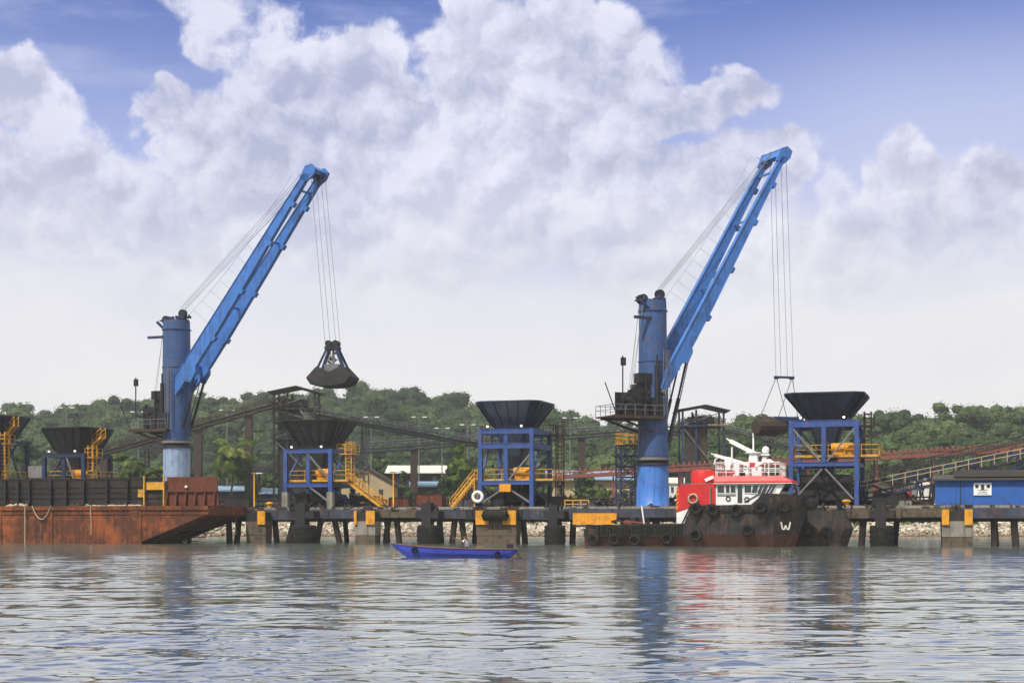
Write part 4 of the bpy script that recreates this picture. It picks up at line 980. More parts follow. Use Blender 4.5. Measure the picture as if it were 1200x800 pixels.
m=MB(); m.lathe([(1.18,tz(567)),(1.18,tz(553)),(1.08,tz(550.5)),(.5,tz(549))],28,c=(tx(817),0,0)); m.box(tx(822),tx(836),-1.2,1.2,tz(567)+.01,tz(551)); m.build('funnel',G['red'],tg)
m=MB(); m.bar((tx(822),-1.4,tz(562)),(tx(832),-1.4,tz(558)),.22,.3); m.build('funnel_horn',G['white'],tg)
m=MB(); railing(m,[(tx(797),-2.2,tz(567)),(tx(836),-2.2,tz(567))],.08,.03); m.bar((tx(830),-2.35,tz(590)),(tx(830),-2.35,tz(570)),.12); m.build('casing_rail',G['grey'],tg)
# deck house
dx0,dx1=tx(836),tx(909); yw=2.15; zr_=tz(566); rk=.55
def wh(y0=-yw,y1=yw):
    return [(dx0,z592+.01),(dx1-.3,z592+.01),(dx1+.25,tz(576)),(dx1+.75,zr_),(dx0,zr_)]
m=MB(); m.prism([(x,-yw,z) for x,z in wh()],(0,2*yw,0)); m.build('wheelhouse',G['white'],tg)
for (p0,p1,y0,y1,sl) in ((838.5,846,568.5,577,0),(848.5,852.5,568.5,577,0),(854,859.5,568.5,577,0),(870.5,878,568.5,577,0),(881,887,568.5,577.5,-.2),(889.3,893.2,568.5,578,-.35),(894.3,899,568.5,578,-.35),(901,904,568.5,578,-.45),(905,908.5,568.5,578,-.45)):
    m=MB(); xa,xb_=tx(p0),tx(p1); za,zb_=tz(y1),tz(y0)
    m.prism([(xa+sl,-yw-.03,za),(xb_+sl,-yw-.03,za),(xb_,-yw-.03,zb_),(xa,-yw-.03,zb_)],(0,.05,0)); w_=m.build('window',G['glass'],tg)
    f=MB(); q=[(xa+sl-.04,za-.04),(xb_+sl+.04,za-.04),(xb_+.04,zb_+.04),(xa-.04,zb_+.04)]
    for i in range(4): f.bar((q[i][0],-yw-.05,q[i][1]),(q[(i+1)%4][0],-yw-.05,q[(i+1)%4][1]),.05)
    f.build('frame',G['white'],w_)
for k in range(4):
    y=-yw+.25+k*1.0; m=MB(); m.prism([(dx1+.28,y,tz(575)),(dx1+.78-.06,y,zr_-.12),(dx1+.80,y,zr_-.14),(dx1+.36,y,tz(575))],(0,.8,0)); m.build('window',G['glass'],tg)
m=MB(); m.box(tx(862),tx(867.5),-yw-.03,-yw+.02,tz(589),tz(568)); m.build('door',G['glass'],tg)
m=MB()
for px,py in ((851,584),(873,585)): m.torus((tx(px),-yw-.04,tz(py)),(0,1,0),.2,.05,14,6)
m.bar((tx(870),-yw-.06,tz(588)),(tx(890),-yw-.06,tz(577)),.07); m.bar((tx(838),-yw-.04,tz(580)),(tx(860),-yw-.04,tz(580)),.06); m.build('wall_fitting',G['dark'],tg)
ov=.28
m=MB(); lowr=[(dx0-.1,-yw-ov),(dx1+1.35,-yw-ov),(dx1+1.35,yw+ov),(dx0-.1,yw+ov)]; upr=[(dx0-.1,-yw-.05),(dx1+.3,-yw-.05),(dx1+.3,yw+.05),(dx0-.1,yw+.05)]
m.loft([[(x,y,zr_+.01) for x,y in lowr],[(x,y,zr_+.16) for x,y in lowr],[(x,y,tz(557.5)) for x,y in upr]],False,True,True); m.build('roof_band',G['red'],tg)
m=MB(); m.box(dx0-.15,dx1+1.4,-yw-ov-.04,yw+ov+.04,zr_-.05,zr_+.005); m.build('roof_trim',G['white'],tg)
zt_=tz(557.5)
m=MB(); railing(m,[(dx0,yw,zt_),(dx0,-yw,zt_),(dx1+.2,-yw,zt_),(dx1+.2,yw,zt_),(dx0,yw,zt_)],1.25,.045,.85); m.bar((dx0,-yw,zt_+.35),(dx1+.2,-yw,zt_+.35),.06); m.build('top_rail',G['white'],tg)
m=MB(); m.box(tx(846),tx(852),-1.6,-.4,zt_,zt_+1.0); m.box(tx(856),tx(862),-1.2,-.2,zt_,zt_+1.3); m.box(tx(868),tx(874),-1.7,-.6,zt_+.01,zt_+.8); m.lathe([(.4,0),(.42,.4),(.3,.7),(.05,.8)],14,c=(tx(849),-1.0,zt_+1.0)); m.box(tx(884),tx(888),-1,0,zt_,zt_+.9); m.build('deck_locker',G['white'],tg)
m=MB(); m.box(tx(863),tx(870),-1.72,-1.66,zt_+.05,zt_+.4); m.build('locker_slot',G['dark'],tg)
# mast and booms
m=MB(); xm=tx(877); m.prism([(xm-.55,-.5,zt_),(xm+.55,-.5,zt_),(xm+.35,-.5,tz(530)),(xm-.35,-.5,tz(530))],(0,1.0,0)); m.box(xm-.7,xm+.7,-.7,.7,tz(530),tz(529)); m.build('mast',G['white'],tg)
m=MB(); m.bar((tx(884),-.2,tz(533)),(tx(849),-.2,tz(515)),.3,.38); m.bar((tx(852),-.2,tz(517)),(tx(845),-.2,tz(512)),.12); m.bar((xm,-.2,tz(526)),(xm,-.2,tz(512)),.1); m.build('upper_boom',G['white'],tg)
m=MB(); m.bar((tx(873),-.9,tz(544)),(tx(832),-.9,tz(532)),.26,.3); m.bar((tx(833),-.9,tz(532)),(tx(828),-.9,tz(530)),.1); m.path([(tx(836),-.9,tz(535)),(tx(833),-.9,tz(537)),(tx(831.5),-.9,tz(543))],.07); m.build('lower_boom',G['white'],tg)
m=MB(); m.tube((tx(853),-1.0,zt_),(tx(853),-1.0,tz(523)),.09,n=8); m.tube((tx(876),0,tz(530)),(tx(876),0,tz(506)),.05,n=6); m.tube((tx(893),.4,zt_),(tx(893),.4,tz(538)),.05,n=6); m.build('pole',G['white'],tg)
m=MB(); m.box(xm+.6,xm+1.5,-.5,.5,tz(533),tz(531)); m.box(xm+.8,xm+1.2,-.3,.3,tz(540),tz(534)); m.lathe([(.3,0),(.36,.3),(.25,.55),(.02,.65)],14,c=(xm+1.1,0,tz(530))); m.bar((xm+.2,-.6,tz(546)),(xm+1.3,-.6,tz(538)),.22); m.lathe([(.1,0),(.42,.25),(.42,.4),(.1,.6)],14,c=(xm+1.5,-.4,tz(545))); m.build('radar',G['white'],tg)
m=MB(); m.box(xm-.3,xm+.2,-.56,-.5,tz(546),tz(541)); m.box(tx(843),tx(858),-1.9,-1.7,zt_+.2,zt_+.5); m.build('red_box',G['red'],tg)
m=MB(); clutter(m,(tx(735),-1.6,tz(613)),16,(1.4,1.0,.3),4); m.box(tx(742),tx(751),-1.0,.4,tz(614),tz(606)); m.bar((tx(725),-1.6,tz(611)),(tx(758),-1.6,tz(612)),.1); m.build('winch',G['dark'],tg)
m=MB(); m.bar((tx(753),-2.6,tz(614)),(tx(750),-2.6,tz(592)),.12); m.build('stern_post',G['white'],tg)
m=MB(); m.bar((tx(730),-2.4,tz(610)),(tx(756),-2.4,tz(613)),.14); m.box(tx(726),tx(738),-1.9,-1.1,tz(614),tz(610)); m.build('tow_bar',G['redbrown'],tg)
# tyres hung on the tug
tyr=MB(); tyr.torus((0,0,0),(0,1,0),.42,.17,22,8); 
first=None
def tyre(px,py,yo,label,r=1.0,world=None,grp='tyre fenders'):
    global first
    if world is None: p=P(tu,tv,0)+Matrix.Rotation(TH,3,'Z')@Vector((tx(px),yo,tz(py,px)))
    else: p=world
    if first is None: first=tyr.build('tyre_fender',G['rubber']); o=first
    else: o=first.copy(); COL.objects.link(o)
    o.location=p; o.rotation_euler=(0,0,TH); o.scale=(r,)*3 if False else (1,1,1)
    tag(o,label,'tyre',grp); return o
T=[(695,632,-3.25,'tyre at the stern end of the low tug deck'),(720,632,-3.5,'second tyre from the tug stern on the low side'),(744,633,-3.5,'third tyre from the tug stern on the low side'),(782,631,-3.5,'fourth tyre from the tug stern just before the hull step'),
 (816,596,-3.55,'leftmost tyre of the upper row under the red funnel casing'),(836,598,-3.55,'tyre in the upper row below the left wheelhouse corner'),(863,598,-3.55,'tyre in the upper row below the wheelhouse door'),(892,594,-3.5,'tyre in the upper row below the front wheelhouse windows'),(919,593,-2.75,'upper row tyre nearest the tug bow above the white mark'),
 (816,627,-3.55,'lower tyre right of the hull step on the tug'),(877,621,-3.55,'single lower tyre amidships on the black tug hull')]
for a_ in T: tyre(*a_)
# ring of rope on casing
o=MB(); o.torus((0,0,0),(0,1,0),.42,.1,18,6); o=o.build('life_ring',G['hemp']); o.location=P(tu,tv,0)+Matrix.Rotation(TH,3,'Z')@Vector((tx(810),-2.4,tz(584))); o.rotation_euler=(0,0,TH); tag(o,'worn brown life ring hung on the red funnel casing','life ring')
# second hull behind the tug bow
wv=-2.1; wu=pu(960,wv-1.5)
wb=root('work_barge',P(wu,wv,0),TH,'blunt black workboat bow showing right of the tug bow','workboat')
wx=lambda px:(pu(px,wv-1.5)-wu); wz=lambda py: pz(py,wu,wv-1.5)
m=MB(); secs=[]
for x0,x1,b in ((wx(915),wx(905),1.5),(wx(940),wx(940),1.5),(wx(975),wx(970),1.45),(wx(990),wx(980),1.2),(wx(998),wx(985),.7)):
    secs.append([(x1,-b*.9,-1.2),(x0*.4+x1*.6,-b,wz(630)),(x0,-b,wz(619)),(x0 if x0<wx(980) else x0-.8,-b*.9,wz(598)),(x0 if x0<wx(980) else x0-.8,b*.9,wz(598)),(x0,b,wz(619)),(x1,b*.9,-1.2)])
m.loft(secs,False,True,True); m.build('hull',G['hullblack'],wb)
m=MB()
for y in (-.6,.6): m.lathe([(.2,0),(.2,.7),(.3,.72),(.3,.85)],12,c=(wx(982),y,wz(598)))
m.box(wx(945),wx(965),-1,1,wz(598)+.002,wz(594)); clutter(m,(wx(985),0,wz(612)),10,(.6,.9,1.2),6); m.build('deck_gear',G['dark'],wb)
for px,py,lb in ((948,622,'left tyre on the blunt workboat bow'),(969,623,'right tyre on the blunt workboat bow')):
    tyre(px,py,0,lb,world=P(wu,wv,0)+Matrix.Rotation(TH,3,'Z')@Vector((wx(px),-1.72,wz(py))))
tyre(0,0,0,'tyre hanging on the quay edge left of the fender post by the low hopper',world=P(pu(344,-.3),-.25,3.9))
tyre(0,0,0,'tyre leaning beside another on the quay edge under the low hopper',world=P(pu(352,-.3),-.3,3.75))
o=MB(); o.torus((0,0,0),(0,1,0),.5,.18,22,8); o=o.build('white_life_ring',G['white']); o.location=P(pu(560.5,-.1),-.3,pz(582,pu(560,0),0)); o.rotation_euler=(0,0,TH); tag(o,'white life ring at the left foot of the tall blue hopper','life ring')
# ================================================================== SMALL BOAT AND PERSON
bY=98.6; sB=F/bY
bc=P3(532,653,bY); bc.z=0
bt=root('wooden_boat',bc,R(-4),'slim violet blue open wooden boat with one person aboard','boat')
BX=lambda px:(px-532)/sB; BZ=lambda py: CAMZ+(HY-py)/sB
sh_=[(457,636.5),(470,638),(500,640.5),(540,642.5),(575,643),(600,643),(607,642.5)]; ke=[(457,637.3),(463,642),(472,650),(480,655),(540,656),(590,656),(600,652),(607,646)]
bw=[(457,.05),(465,.22),(480,.48),(510,.66),(560,.66),(590,.5),(607,.3)]
m=MB(); secs=[]; inner=[]; st=[457,460,465,470,476,484,495,510,530,555,575,590,600,607]
for px in st:
    zs=BZ(interp(sh_,px)); zk=BZ(interp(ke,px)); b=interp(bw,px); x=BX(px)
    o_=[(x,-b,zs),(x,-b*.86,zs*.55+zk*.45),(x,-b*.5,zk+.06),(x,0,zk),(x,b*.5,zk+.06),(x,b*.86,zs*.55+zk*.45),(x,b,zs)]
    b2=max(.02,b-.06); zi=max(zk+.08,zs-.42); i_=[(x,b2,zs),(x,b2*.8,zi),(x,0,zi-.02),(x,-b2*.8,zi),(x,-b2,zs)]
    secs.append(o_+i_)
m.loft(secs,False,True,True); m.build('hull',G['boatblue'],bt)
m=MB()
for sy in (-1,1):
    for a_,b_2 in zip(st[:-1],st[1:]):
        p=(BX(a_),sy*interp(bw,a_),BZ(interp(sh_,a_))+.02); q=(BX(b_2),sy*interp(bw,b_2),BZ(interp(sh_,b_2))+.02); m.bar(p,q,.07,.05)
m.build('gunwale',G['wood'],bt)
for px in (497,520,556,588):
    m=MB(); b=interp(bw,px)-.07; m.box(BX(px)-.13,BX(px)+.13,-b,b,BZ(interp(sh_,px))-.12,BZ(interp(sh_,px))-.08); m.build('thwart',G['wood'],bt)
m=MB(); m.tube((BX(600),0,BZ(640)),(BX(612),.1,BZ(655)),.03); m.box(BX(594),BX(602),-.12,.12,BZ(643),BZ(637)); m.build('outboard_engine',G['dark'],bt)
for px,py,lb in ((487,644,'small tyre on the front half of the blue boat side'),(584,649,'small tyre on the rear of the blue boat side')):
    o=MB(); o.torus((0,0,0),(0,1,0),.16,.06,16,6); o=o.build('boat_tyre',G['rubber']); b=interp(bw,px)
    o.location=bc+Matrix.Rotation(R(-4),3,'Z')@Vector((BX(px),-b-.05,BZ(py))); tag(o,lb,'tyre','small tyres on the blue boat')
# person seated facing the bow (left), one arm raised forward
def skin(name,verts,edges,radii,mat,parent,sub=2):
    me=bpy.data.meshes.new(name); me.from_pydata(verts,edges,[]); me.materials.append(mat); o=bpy.data.objects.new(name,me); COL.objects.link(o); o.parent=parent
    md=o.modifiers.new('skin','SKIN'); md.use_smooth_shade=True
    sv=me.skin_vertices[0].data if me.skin_vertices else None
    if sv is None: return o
    for i,r_ in enumerate(radii): sv[i].radius=(r_,r_*(.8 if r_>.12 else 1)); sv[i].use_root=(i==0)
    s=o.modifiers.new('sub','SUBSURF'); s.levels=s.render_levels=sub; return o
def add_skin_layer(me):
    import bmesh
    bm=bmesh.new(); bm.from_mesh(me); bm.verts.layers.skin.verify(); bm.to_mesh(me); bm.free()
_old=skin
def skin(name,verts,edges,radii,mat,parent,sub=2):
    me=bpy.data.meshes.new(name); me.from_pydata(verts,edges,[]); add_skin_layer(me); me.materials.append(mat)
    o=bpy.data.objects.new(name,me); COL.objects.link(o); o.parent=parent
    md=o.modifiers.new('skin','SKIN'); md.use_smooth_shade=True; sv=me.skin_vertices[0].data
    for i,r_ in enumerate(radii): sv[i].radius=(r_,r_*(.8 if r_>.12 else 1)); sv[i].use_root=(i==0)
    s=o.modifiers.new('sub','SUBSURF'); s.levels=s.render_levels=sub; return o
sz=BZ(interp(sh_,546))-.10
pr=root('person',bc+Matrix.Rotation(R(-4),3,'Z')@Vector((BX(547),0,sz)),R(-4),'person in white shirt and dark cap seated in the blue boat reaching forward','person')
pr.scale=(1.4,1.45,1.3)
V_=[(0,0,.08),(-.02,0,.28),(-.05,0,.46),(-.07,0,.55),(-.09,0,.64),(-.10,0,.76),
    (-.06,.17,.47),(-.22,.24,.38),(-.40,.22,.48),(-.47,.21,.52),
    (-.06,-.17,.47),(-.24,-.23,.42),(-.42,-.22,.56),(-.49,-.21,.60),
    (-.03,.1,.07),(-.42,.14,.10),(-.52,.14,-.24),(-.64,.15,-.27),
    (-.03,-.1,.07),(-.42,-.14,.10),(-.52,-.14,-.24),(-.64,-.15,-.27)]
E_=[(0,1),(1,2),(2,3),(3,4),(4,5),(2,6),(6,7),(7,8),(8,9),(2,10),(10,11),(11,12),(12,13),(0,14),(14,15),(15,16),(16,17),(0,18),(18,19),(19,20),(20,21)]
R_=[.12,.12,.12,.05,.085,.075,.055,.042,.032,.035,.055,.042,.032,.035,.085,.06,.045,.04,.085,.06,.045,.04]
skin('body',V_,E_,R_,G['skin'],pr)
skin('shirt',[(0,0,.05),(-.02,0,.28),(-.05,0,.45),(-.06,.18,.46),(-.18,.235,.40),(-.06,-.18,.46),(-.19,-.225,.42),(-.065,0,.50)],[(0,1),(1,2),(2,3),(3,4),(2,5),(5,6),(2,7)],[.15,.145,.14,.075,.06,.075,.06,.06],G['shirt'],pr)
skin('trousers',[(0,0,.07),(-.03,.1,.07),(-.42,.14,.10),(-.51,.14,-.16),(-.03,-.1,.07),(-.42,-.14,.10),(-.51,-.14,-.16)],[(0,1),(1,2),(2,3),(0,4),(4,5),(5,6)],[.13,.105,.078,.06,.105,.078,.06],G['trouser'],pr)
for sy in (-1,1):
    hb_=(-.47,.21,.52) if sy>0 else (-.49,-.21,.60); hb_=Vector(hb_)
    m=MB()
    m.bar(hb_,hb_+Vector((-.08,0,.02)),.07,.03)
    for k in range(4): 
        q=hb_+Vector((-.075,(k-1.5)*.02,.02)); m.tube(q,q+Vector((-.05,0,-.005)),.009,n=6); m.tube(q+Vector((-.05,0,-.005)),q+Vector((-.07,0,-.035)),.008,n=6)
    q=hb_+Vector((-.02,-.03,.0)); m.tube(q,q+Vector((-.05,-.01,-.03)),.011,n=6); m.build('hand',G['skin'],pr)
m=MB(); c=(-.10,0,.735)
m.lathe([(.098,-.01),(.104,.03),(.092,.08),(.055,.115),(.01,.125)],16,c=c); m.box(-.30,-.18,-.07,.07,.725,.737); m.build('cap',G['hair'],pr)
m=MB(); 
for sy in (-1,1): m.lathe([(.004,-.012),(.012,0),(.004,.012)],8,c=(-.175,sy*.033,.685))
m.build('eye',G['hair'],pr)
m=MB(); m.prism([(-.17,-.015,.68),(-.205,-.015,.648),(-.17,-.015,.645)],(0,.03,0)); m.box(-.178,-.165,-.025,.025,.615,.622); m.build('nose',G['skin'],pr)
# ================================================================== CONVEYOR GALLERIES
def Yb(Y): return Y if (Y<180 or Y>=300) else 257+(Y-185)*.5
def gallery(name,pa,pb,label,cat,ht,w=2.2,mat=None,railm=None,supports=(),group='conveyor galleries behind the quay',rollers=0,bay=2.4,rail=True,sup_w=.5,solid=False,supmat=None,thick=.09):
    """pa,pb=(px,py,Y) of the lower chord"""
    if pa[2]>180: ht*=1.2; w*=1.1; thick*=1.2
    A=P3(pa[0],pa[1],Yb(pa[2])); B=P3(pb[0],pb[1],Yb(pb[2])); mat=mat or G['gallery']; railm=railm or mat
    r=root(name,A,0,label,cat,group); d=B-A; h=Vector((d.x,d.y,0)).normalized(); side=Vector((-h.y,h.x,0))*w; L=d.length; n=max(3,int(L/bay)); upv=Vector((0,0,ht))
    for k,s in enumerate((Vector((0,0,0)),side)):
        m=MB(); m.bar(s,s+d,.2,.22); m.bar(s+upv,s+d+upv,.16,.16)
        for i in range(n+1):
            p=s+d*(i/n); m.bar(p,p+upv,thick)
            if i<n: q=s+d*((i+1)/n); m.bar(p+(upv if i%2 else Vector()),q+(Vector() if i%2 else upv),thick)
        m.build('truss',mat,r)
    m=MB(); c=side*.5+Vector((0,0,.35*ht)); m.bar(c,c+d,w*.75,.14,up=(0,0,1)); m.build('belt',G['galbrown'],r)
    if solid:
        m=MB(); m.bar(Vector((0,0,ht*.3))-side*.03,Vector((0,0,ht*.3))-side*.03+d,.05,ht*.5); m.build('side_sheet',mat,r)
    if rail:
        m=MB(); o_=-side.normalized()*.6
        for hh in (1.0,.55): m.bar(o_+upv*.5+Vector((0,0,hh)),o_+upv*.5+d+Vector((0,0,hh)),.07)
        for i in range(n*2+1): p=o_+upv*.5+d*(i/(2*n)); m.bar(p,p+Vector((0,0,1.0)),.06)
        m.build('handrail',railm,r)
    if rollers:
        m=MB(); nr=int(L/rollers)
        for i in range(nr):
            p=d*((i+.5)/nr)+upv; m.bar(p+side*.1,p+side*.25+Vector((0,0,.55)),.14); m.bar(p+side*.9,p+side*.75+Vector((0,0,.55)),.14); m.bar(p+side*.2+Vector((0,0,.3)),p+side*.8+Vector((0,0,.3)),.2)
        tag(m.build('roller_row',G['redbrown'] if mat is G['redbrown'] else G['dark'],r),kind='stuff')
    for fpx in supports:
        f_=(fpx-pa[0])/(pb[0]-pa[0]); p=d*f_; gz=(DECK if pa[2]<180 else 3.3)-A.z
        m=MB()
        if sup_w>.9: m.bar((p.x+side.x*.5,p.y+side.y*.5,gz),(p.x+side.x*.5,p.y+side.y*.5,p.z-.12),sup_w,1.6)
        else:
            for s in (Vector(),side): 
                m.bar((p.x+s.x-sup_w,p.y+s.y,gz),(p.x+s.x,p.y+s.y,p.z-.12),.22); m.bar((p.x+s.x+sup_w,p.y+s.y,gz),(p.x+s.x,p.y+s.y,p.z-.12),.22)
                for q in (.25,.5,.75): zz_=gz+(p.z-gz)*q; m.bar((p.x+s.x-sup_w*(1-q),p.y+s.y,zz_),(p.x+s.x+sup_w*(1-q),p.y+s.y,zz_),.12)
        m.build('support',supmat or G['galbrown'],r)
    return r
gallery('conveyor_gallery',(60,549,219),(330,473,212),'brown conveyor gallery climbing from behind the barge to the left transfer tower','conveyor',1.15,mat=G['galbrown'],supports=(120,231,290),sup_w=1.25,supmat=G['galbrown'])
gallery('conveyor_gallery',(150,523,236),(335,556,232),'dark low conveyor sloping down behind the left palm tree','conveyor',1.0,mat=G['gallery'],supports=(170,225,300),rail=False)
gallery('conveyor_gallery',(368,487,213),(566,523,236),'pale railed conveyor descending right from the left transfer tower','conveyor',1.0,mat=G['gallery'],supports=(427,),sup_w=.8,railm=G['grey'],supmat=G['gallery'])
gallery('conveyor_gallery',(408,531,244),(742,508,236),'long level grey conveyor gallery on concrete columns left of the bright blue pedestal','conveyor',1.3,mat=G['gallery'],supports=(485,682),sup_w=1.3,supmat=G['galbrown'],railm=G['grey'])
gallery('conveyor_gallery',(735,505,222),(812,510,218),'short conveyor bridge between the bright blue pedestal and the right transfer tower','conveyor',1.1,supports=())
gallery('conveyor_gallery',(846,507,214),(940,530,205),'grey conveyor running down right from the right transfer tower behind the grab bucket','conveyor',1.1,supports=(900,),sup_w=.7,railm=G['grey'])
gallery('roller_conveyor',(640,561,206),(1215,527,196),'long red oxide roller conveyor crossing behind the tug and the right hopper','conveyor',.8,mat=G['redbrown'],rollers=.9,rail=False,supports=(660,720,800,870,950,1030,1097,1150),sup_w=.35,supmat=G['redbrown'],solid=True)
gallery('boom_conveyor',(930,601,154.5),(1225,541,149.5),'blue trussed conveyor with yellow handrail rising right over the blue shed','conveyor',1.5,w=2.4,mat=G['darkblue'],railm=G['beige'],supports=(1015,1060,1100,1150,1200),solid=False,rollers=1.2,thick=.14)
gallery('conveyor_gallery',(1002,563,190),(1225,512,186),'dark belt conveyor rising right just under the red roller conveyor','conveyor',.9,mat=G['dark'],rail=False,supports=(1060,),sup_w=.7)
# transfer towers
def transfer(px0,px1,Y,yroof,yeave,floors,ybot,label,mat,extra=0):
    Y=Yb(Y); A=P3(px0,ybot,Y); B=P3(px1,ybot,Y); W=B.x-A.x; Dp=6.0; gz=3.3; r=root('transfer_tower',Vector((A.x,Y,gz)),0,label,'transfer tower','transfer towers behind the quay')
    z=lambda y: CAMZ+(HY-y)/F*Y-gz
    for x in (0,W*.33,W):
        for y in (0,Dp):
            m=MB(); m.bar((x,y,0),(x,y,z(yeave)-.0),.34); m.build('post',mat,r)
    for fy in floors:
        m=MB(); m.box(-.4,W+.4,-.5,Dp+.5,z(fy)-.25,z(fy)); m.build('floor',mat,r)
        m=MB(); railing(m,[(-.3,Dp+.4,z(fy)),(-.3,-.4,z(fy)),(W+.3,-.4,z(fy)),(W+.3,Dp+.4,z(fy))],1.05,.05,1.2); m.build('handrail',G['galbrown'],r)
    m=MB(); e=z(yeave); tp_=z(yroof)
    m.prism([(-1.1,-1.0,e),(W*.55,-1.0,tp_),(W*.55,-1.0,tp_-.15),(-1.1,-1.0,e-.15)],(0,Dp+2,0)); m.prism([(W*.55,-1.0,tp_),(W+1.1,-1.0,e-.1),(W+1.1,-1.0,e-.25),(W*.55,-1.0,tp_-.15)],(0,Dp+2,0)); m.build('roof',G['roofdark'],r)
    m=MB(); fs=sorted(floors,reverse=True); 
    for k,(a,b) in enumerate(zip([ybot]+fs,fs+[yeave])):
        xa,xb_=(0,W) if k%2 else (W,0)
        for p_,q_ in (((xa,0,z(a)),(xb_,0,z(b)-.3)),((W,0,z(a)),(W,Dp,z(b)-.3)),((0,Dp,z(a)),(W*.4,Dp,z(b)-.3))): m=MB(); m.bar(p_,q_,.14); m.build('brace',G['grey'],r)
    f0=z(floors[0]); m=MB(); m.box(W*.25,W*.7,1.5,4,f0,f0+1.7); m.tube((W*.15,2,f0+.9),(W*.8,2,f0+.9),.7,n=14); clutter(m,(W*.5,1,f0),16,(W*.45,1,1.8),int(px0)); m.build('drive_unit',G['gallery'],r)
    m=MB(); m.box(W*.12,W*.62,.8,4.4,z(ybot)*.0+0,f0-.3); clutter(m,(W*.5,.2,z(floors[-1])-2.5),24,(W*.5,.6,4.2),int(px0)+1); m.build('chute_house',G['galbrown'] if extra else G['dark'],r)
    m=MB(); m.bar((W*.62,-.3,z(floors[0])),(W+.6,-.3,z(floors[-1])),.1,.3); m.bar((W*.62,-.3,z(floors[0])+1),(W+.6,-.3,z(floors[-1])+1),.08); m.build('stair',G['yellow'] if extra else G['grey'],r)
transfer(321,369,214,452,459,(478,493,513),560,'left transfer tower with dark gabled roof rising behind the low hopper',G['dark'])
transfer(800,848,216,474,480,(498,),560,'right transfer tower with dark gabled roof between the bright pedestal and the grab',G['darkblue'],1)
# ================================================================== SHEDS AND HOUSES
def shed(name,pxl,pxr,yeave,yridge,Y,Dp,label,wall,roof,gable='side',oh=.5,wins=()):
    Y=Yb(Y); A=P3(pxl,HY,Y); B=P3(pxr,HY,Y); W=B.x-A.x; gz=3.3; z=lambda y: CAMZ+(HY-y)/F*Y-gz; r=root(name,Vector((A.x,Y,gz)),0,label,'building','low buildings behind the quay')
    e,t_=z(yeave),z(yridge)
    m=MB()
    if gable=='front':
        m.prism([(0,0,0),(W,0,0),(W,0,e),(W/2,0,t_),(0,0,e)],(0,Dp,0)); m.build('wall',wall,r)
        m=MB(); m.prism([(-oh,-oh,e-oh*(t_-e)/(W/2)),(W/2,-oh,t_+.02),(W+oh,-oh,e-oh*(t_-e)/(W/2)),(W+oh,-oh,e+.2-oh*(t_-e)/(W/2)),(W/2,-oh,t_+.24),(-oh,-oh,e+.2-oh*(t_-e)/(W/2))],(0,Dp+2*oh,0)); m.build('roof',roof,r)
    else:
        m.prism([(0,0,0),(0,Dp,0),(0,Dp,e),(0,Dp/2,t_),(0,0,e)],(W,0,0)); m.build('wall',wall,r)
        m=MB(); m.prism([(-oh,-oh,e-.1),(-oh,Dp/2,t_+.02),(-oh,Dp+oh,e-.1),(-oh,Dp+oh,e+.1),(-oh,Dp/2,t_+.24),(-oh,-oh,e+.1)],(W+2*oh,0,0)); m.build('roof',roof,r)
    for (a,b,y0,y1,kind) in wins:
        m=MB(); m.box(W*a,W*b,-.08,.05,z(y1),z(y0)); w_=m.build(kind,G['glass'] if kind=='window' else G['dark'],r)
        if kind=='window':
            f=MB(); f.bar((W*(a+b)/2,-.1,z(y1)),(W*(a+b)/2,-.1,z(y0)),.08); f.bar((W*a,-.1,z(y1)),(W*b,-.1,z(y1)),.1); f.build('frame',G['grey'],w_)
    return r
shed('gable_house',400,461,566,549,262,12,'beige gable fronted house right of the low hopper stairs',G['beige'],G['roofdark'],'front',.6,((.72,.8,573,580,'window'),))
shed('long_warehouse',456,528,554,545,285,14,'long building with pale cream roof behind the low green tree',G['dark'],G['roofwhite'],'side',.8,((.1,.16,560,570,'door'),(.7,.78,558,566,'window')))
shed('small_shed',484,520,570,565,255,4,'small open shed with faded blue roof below the cream roofed building',G['dark'],G['roofblue'],'side',.8)
shed('blue_roof_building',646,738,562,551,268,16,'low building with wide faded blue roof left of the lattice stair tower',G['beige'],G['roofblue'],'side',1.0,((.1,.16,568,580,'door'),(.3,.36,567,574,'window'),(.6,.66,567,574,'window')))
shed('white_building',777,808,566,560,262,8,'plain white building glimpsed between the bright pedestal and the tug funnel',G['white'],G['roofwhite'],'side',.3,((.3,.4,570,576,'window'),))
shed('white_store',1018,1100,568,560,262,10,'white walled store behind the red frames right of the large hopper',G['white'],G['roofwhite'],'side',.4,((.1,.18,572,588,'door'),(.5,.6,572,580,'window')))
shed('tin_shed',248,292,575,570,235,5,'small tin shed with bluish roof under the left palm tree',G['dark'],G['roofblue'],'side',.5)
shed('tin_shed',306,330,578,573,238,5,'tiny blue roofed shed just left of the low hopper legs',G['dark'],G['roofblue'],'side',.4)
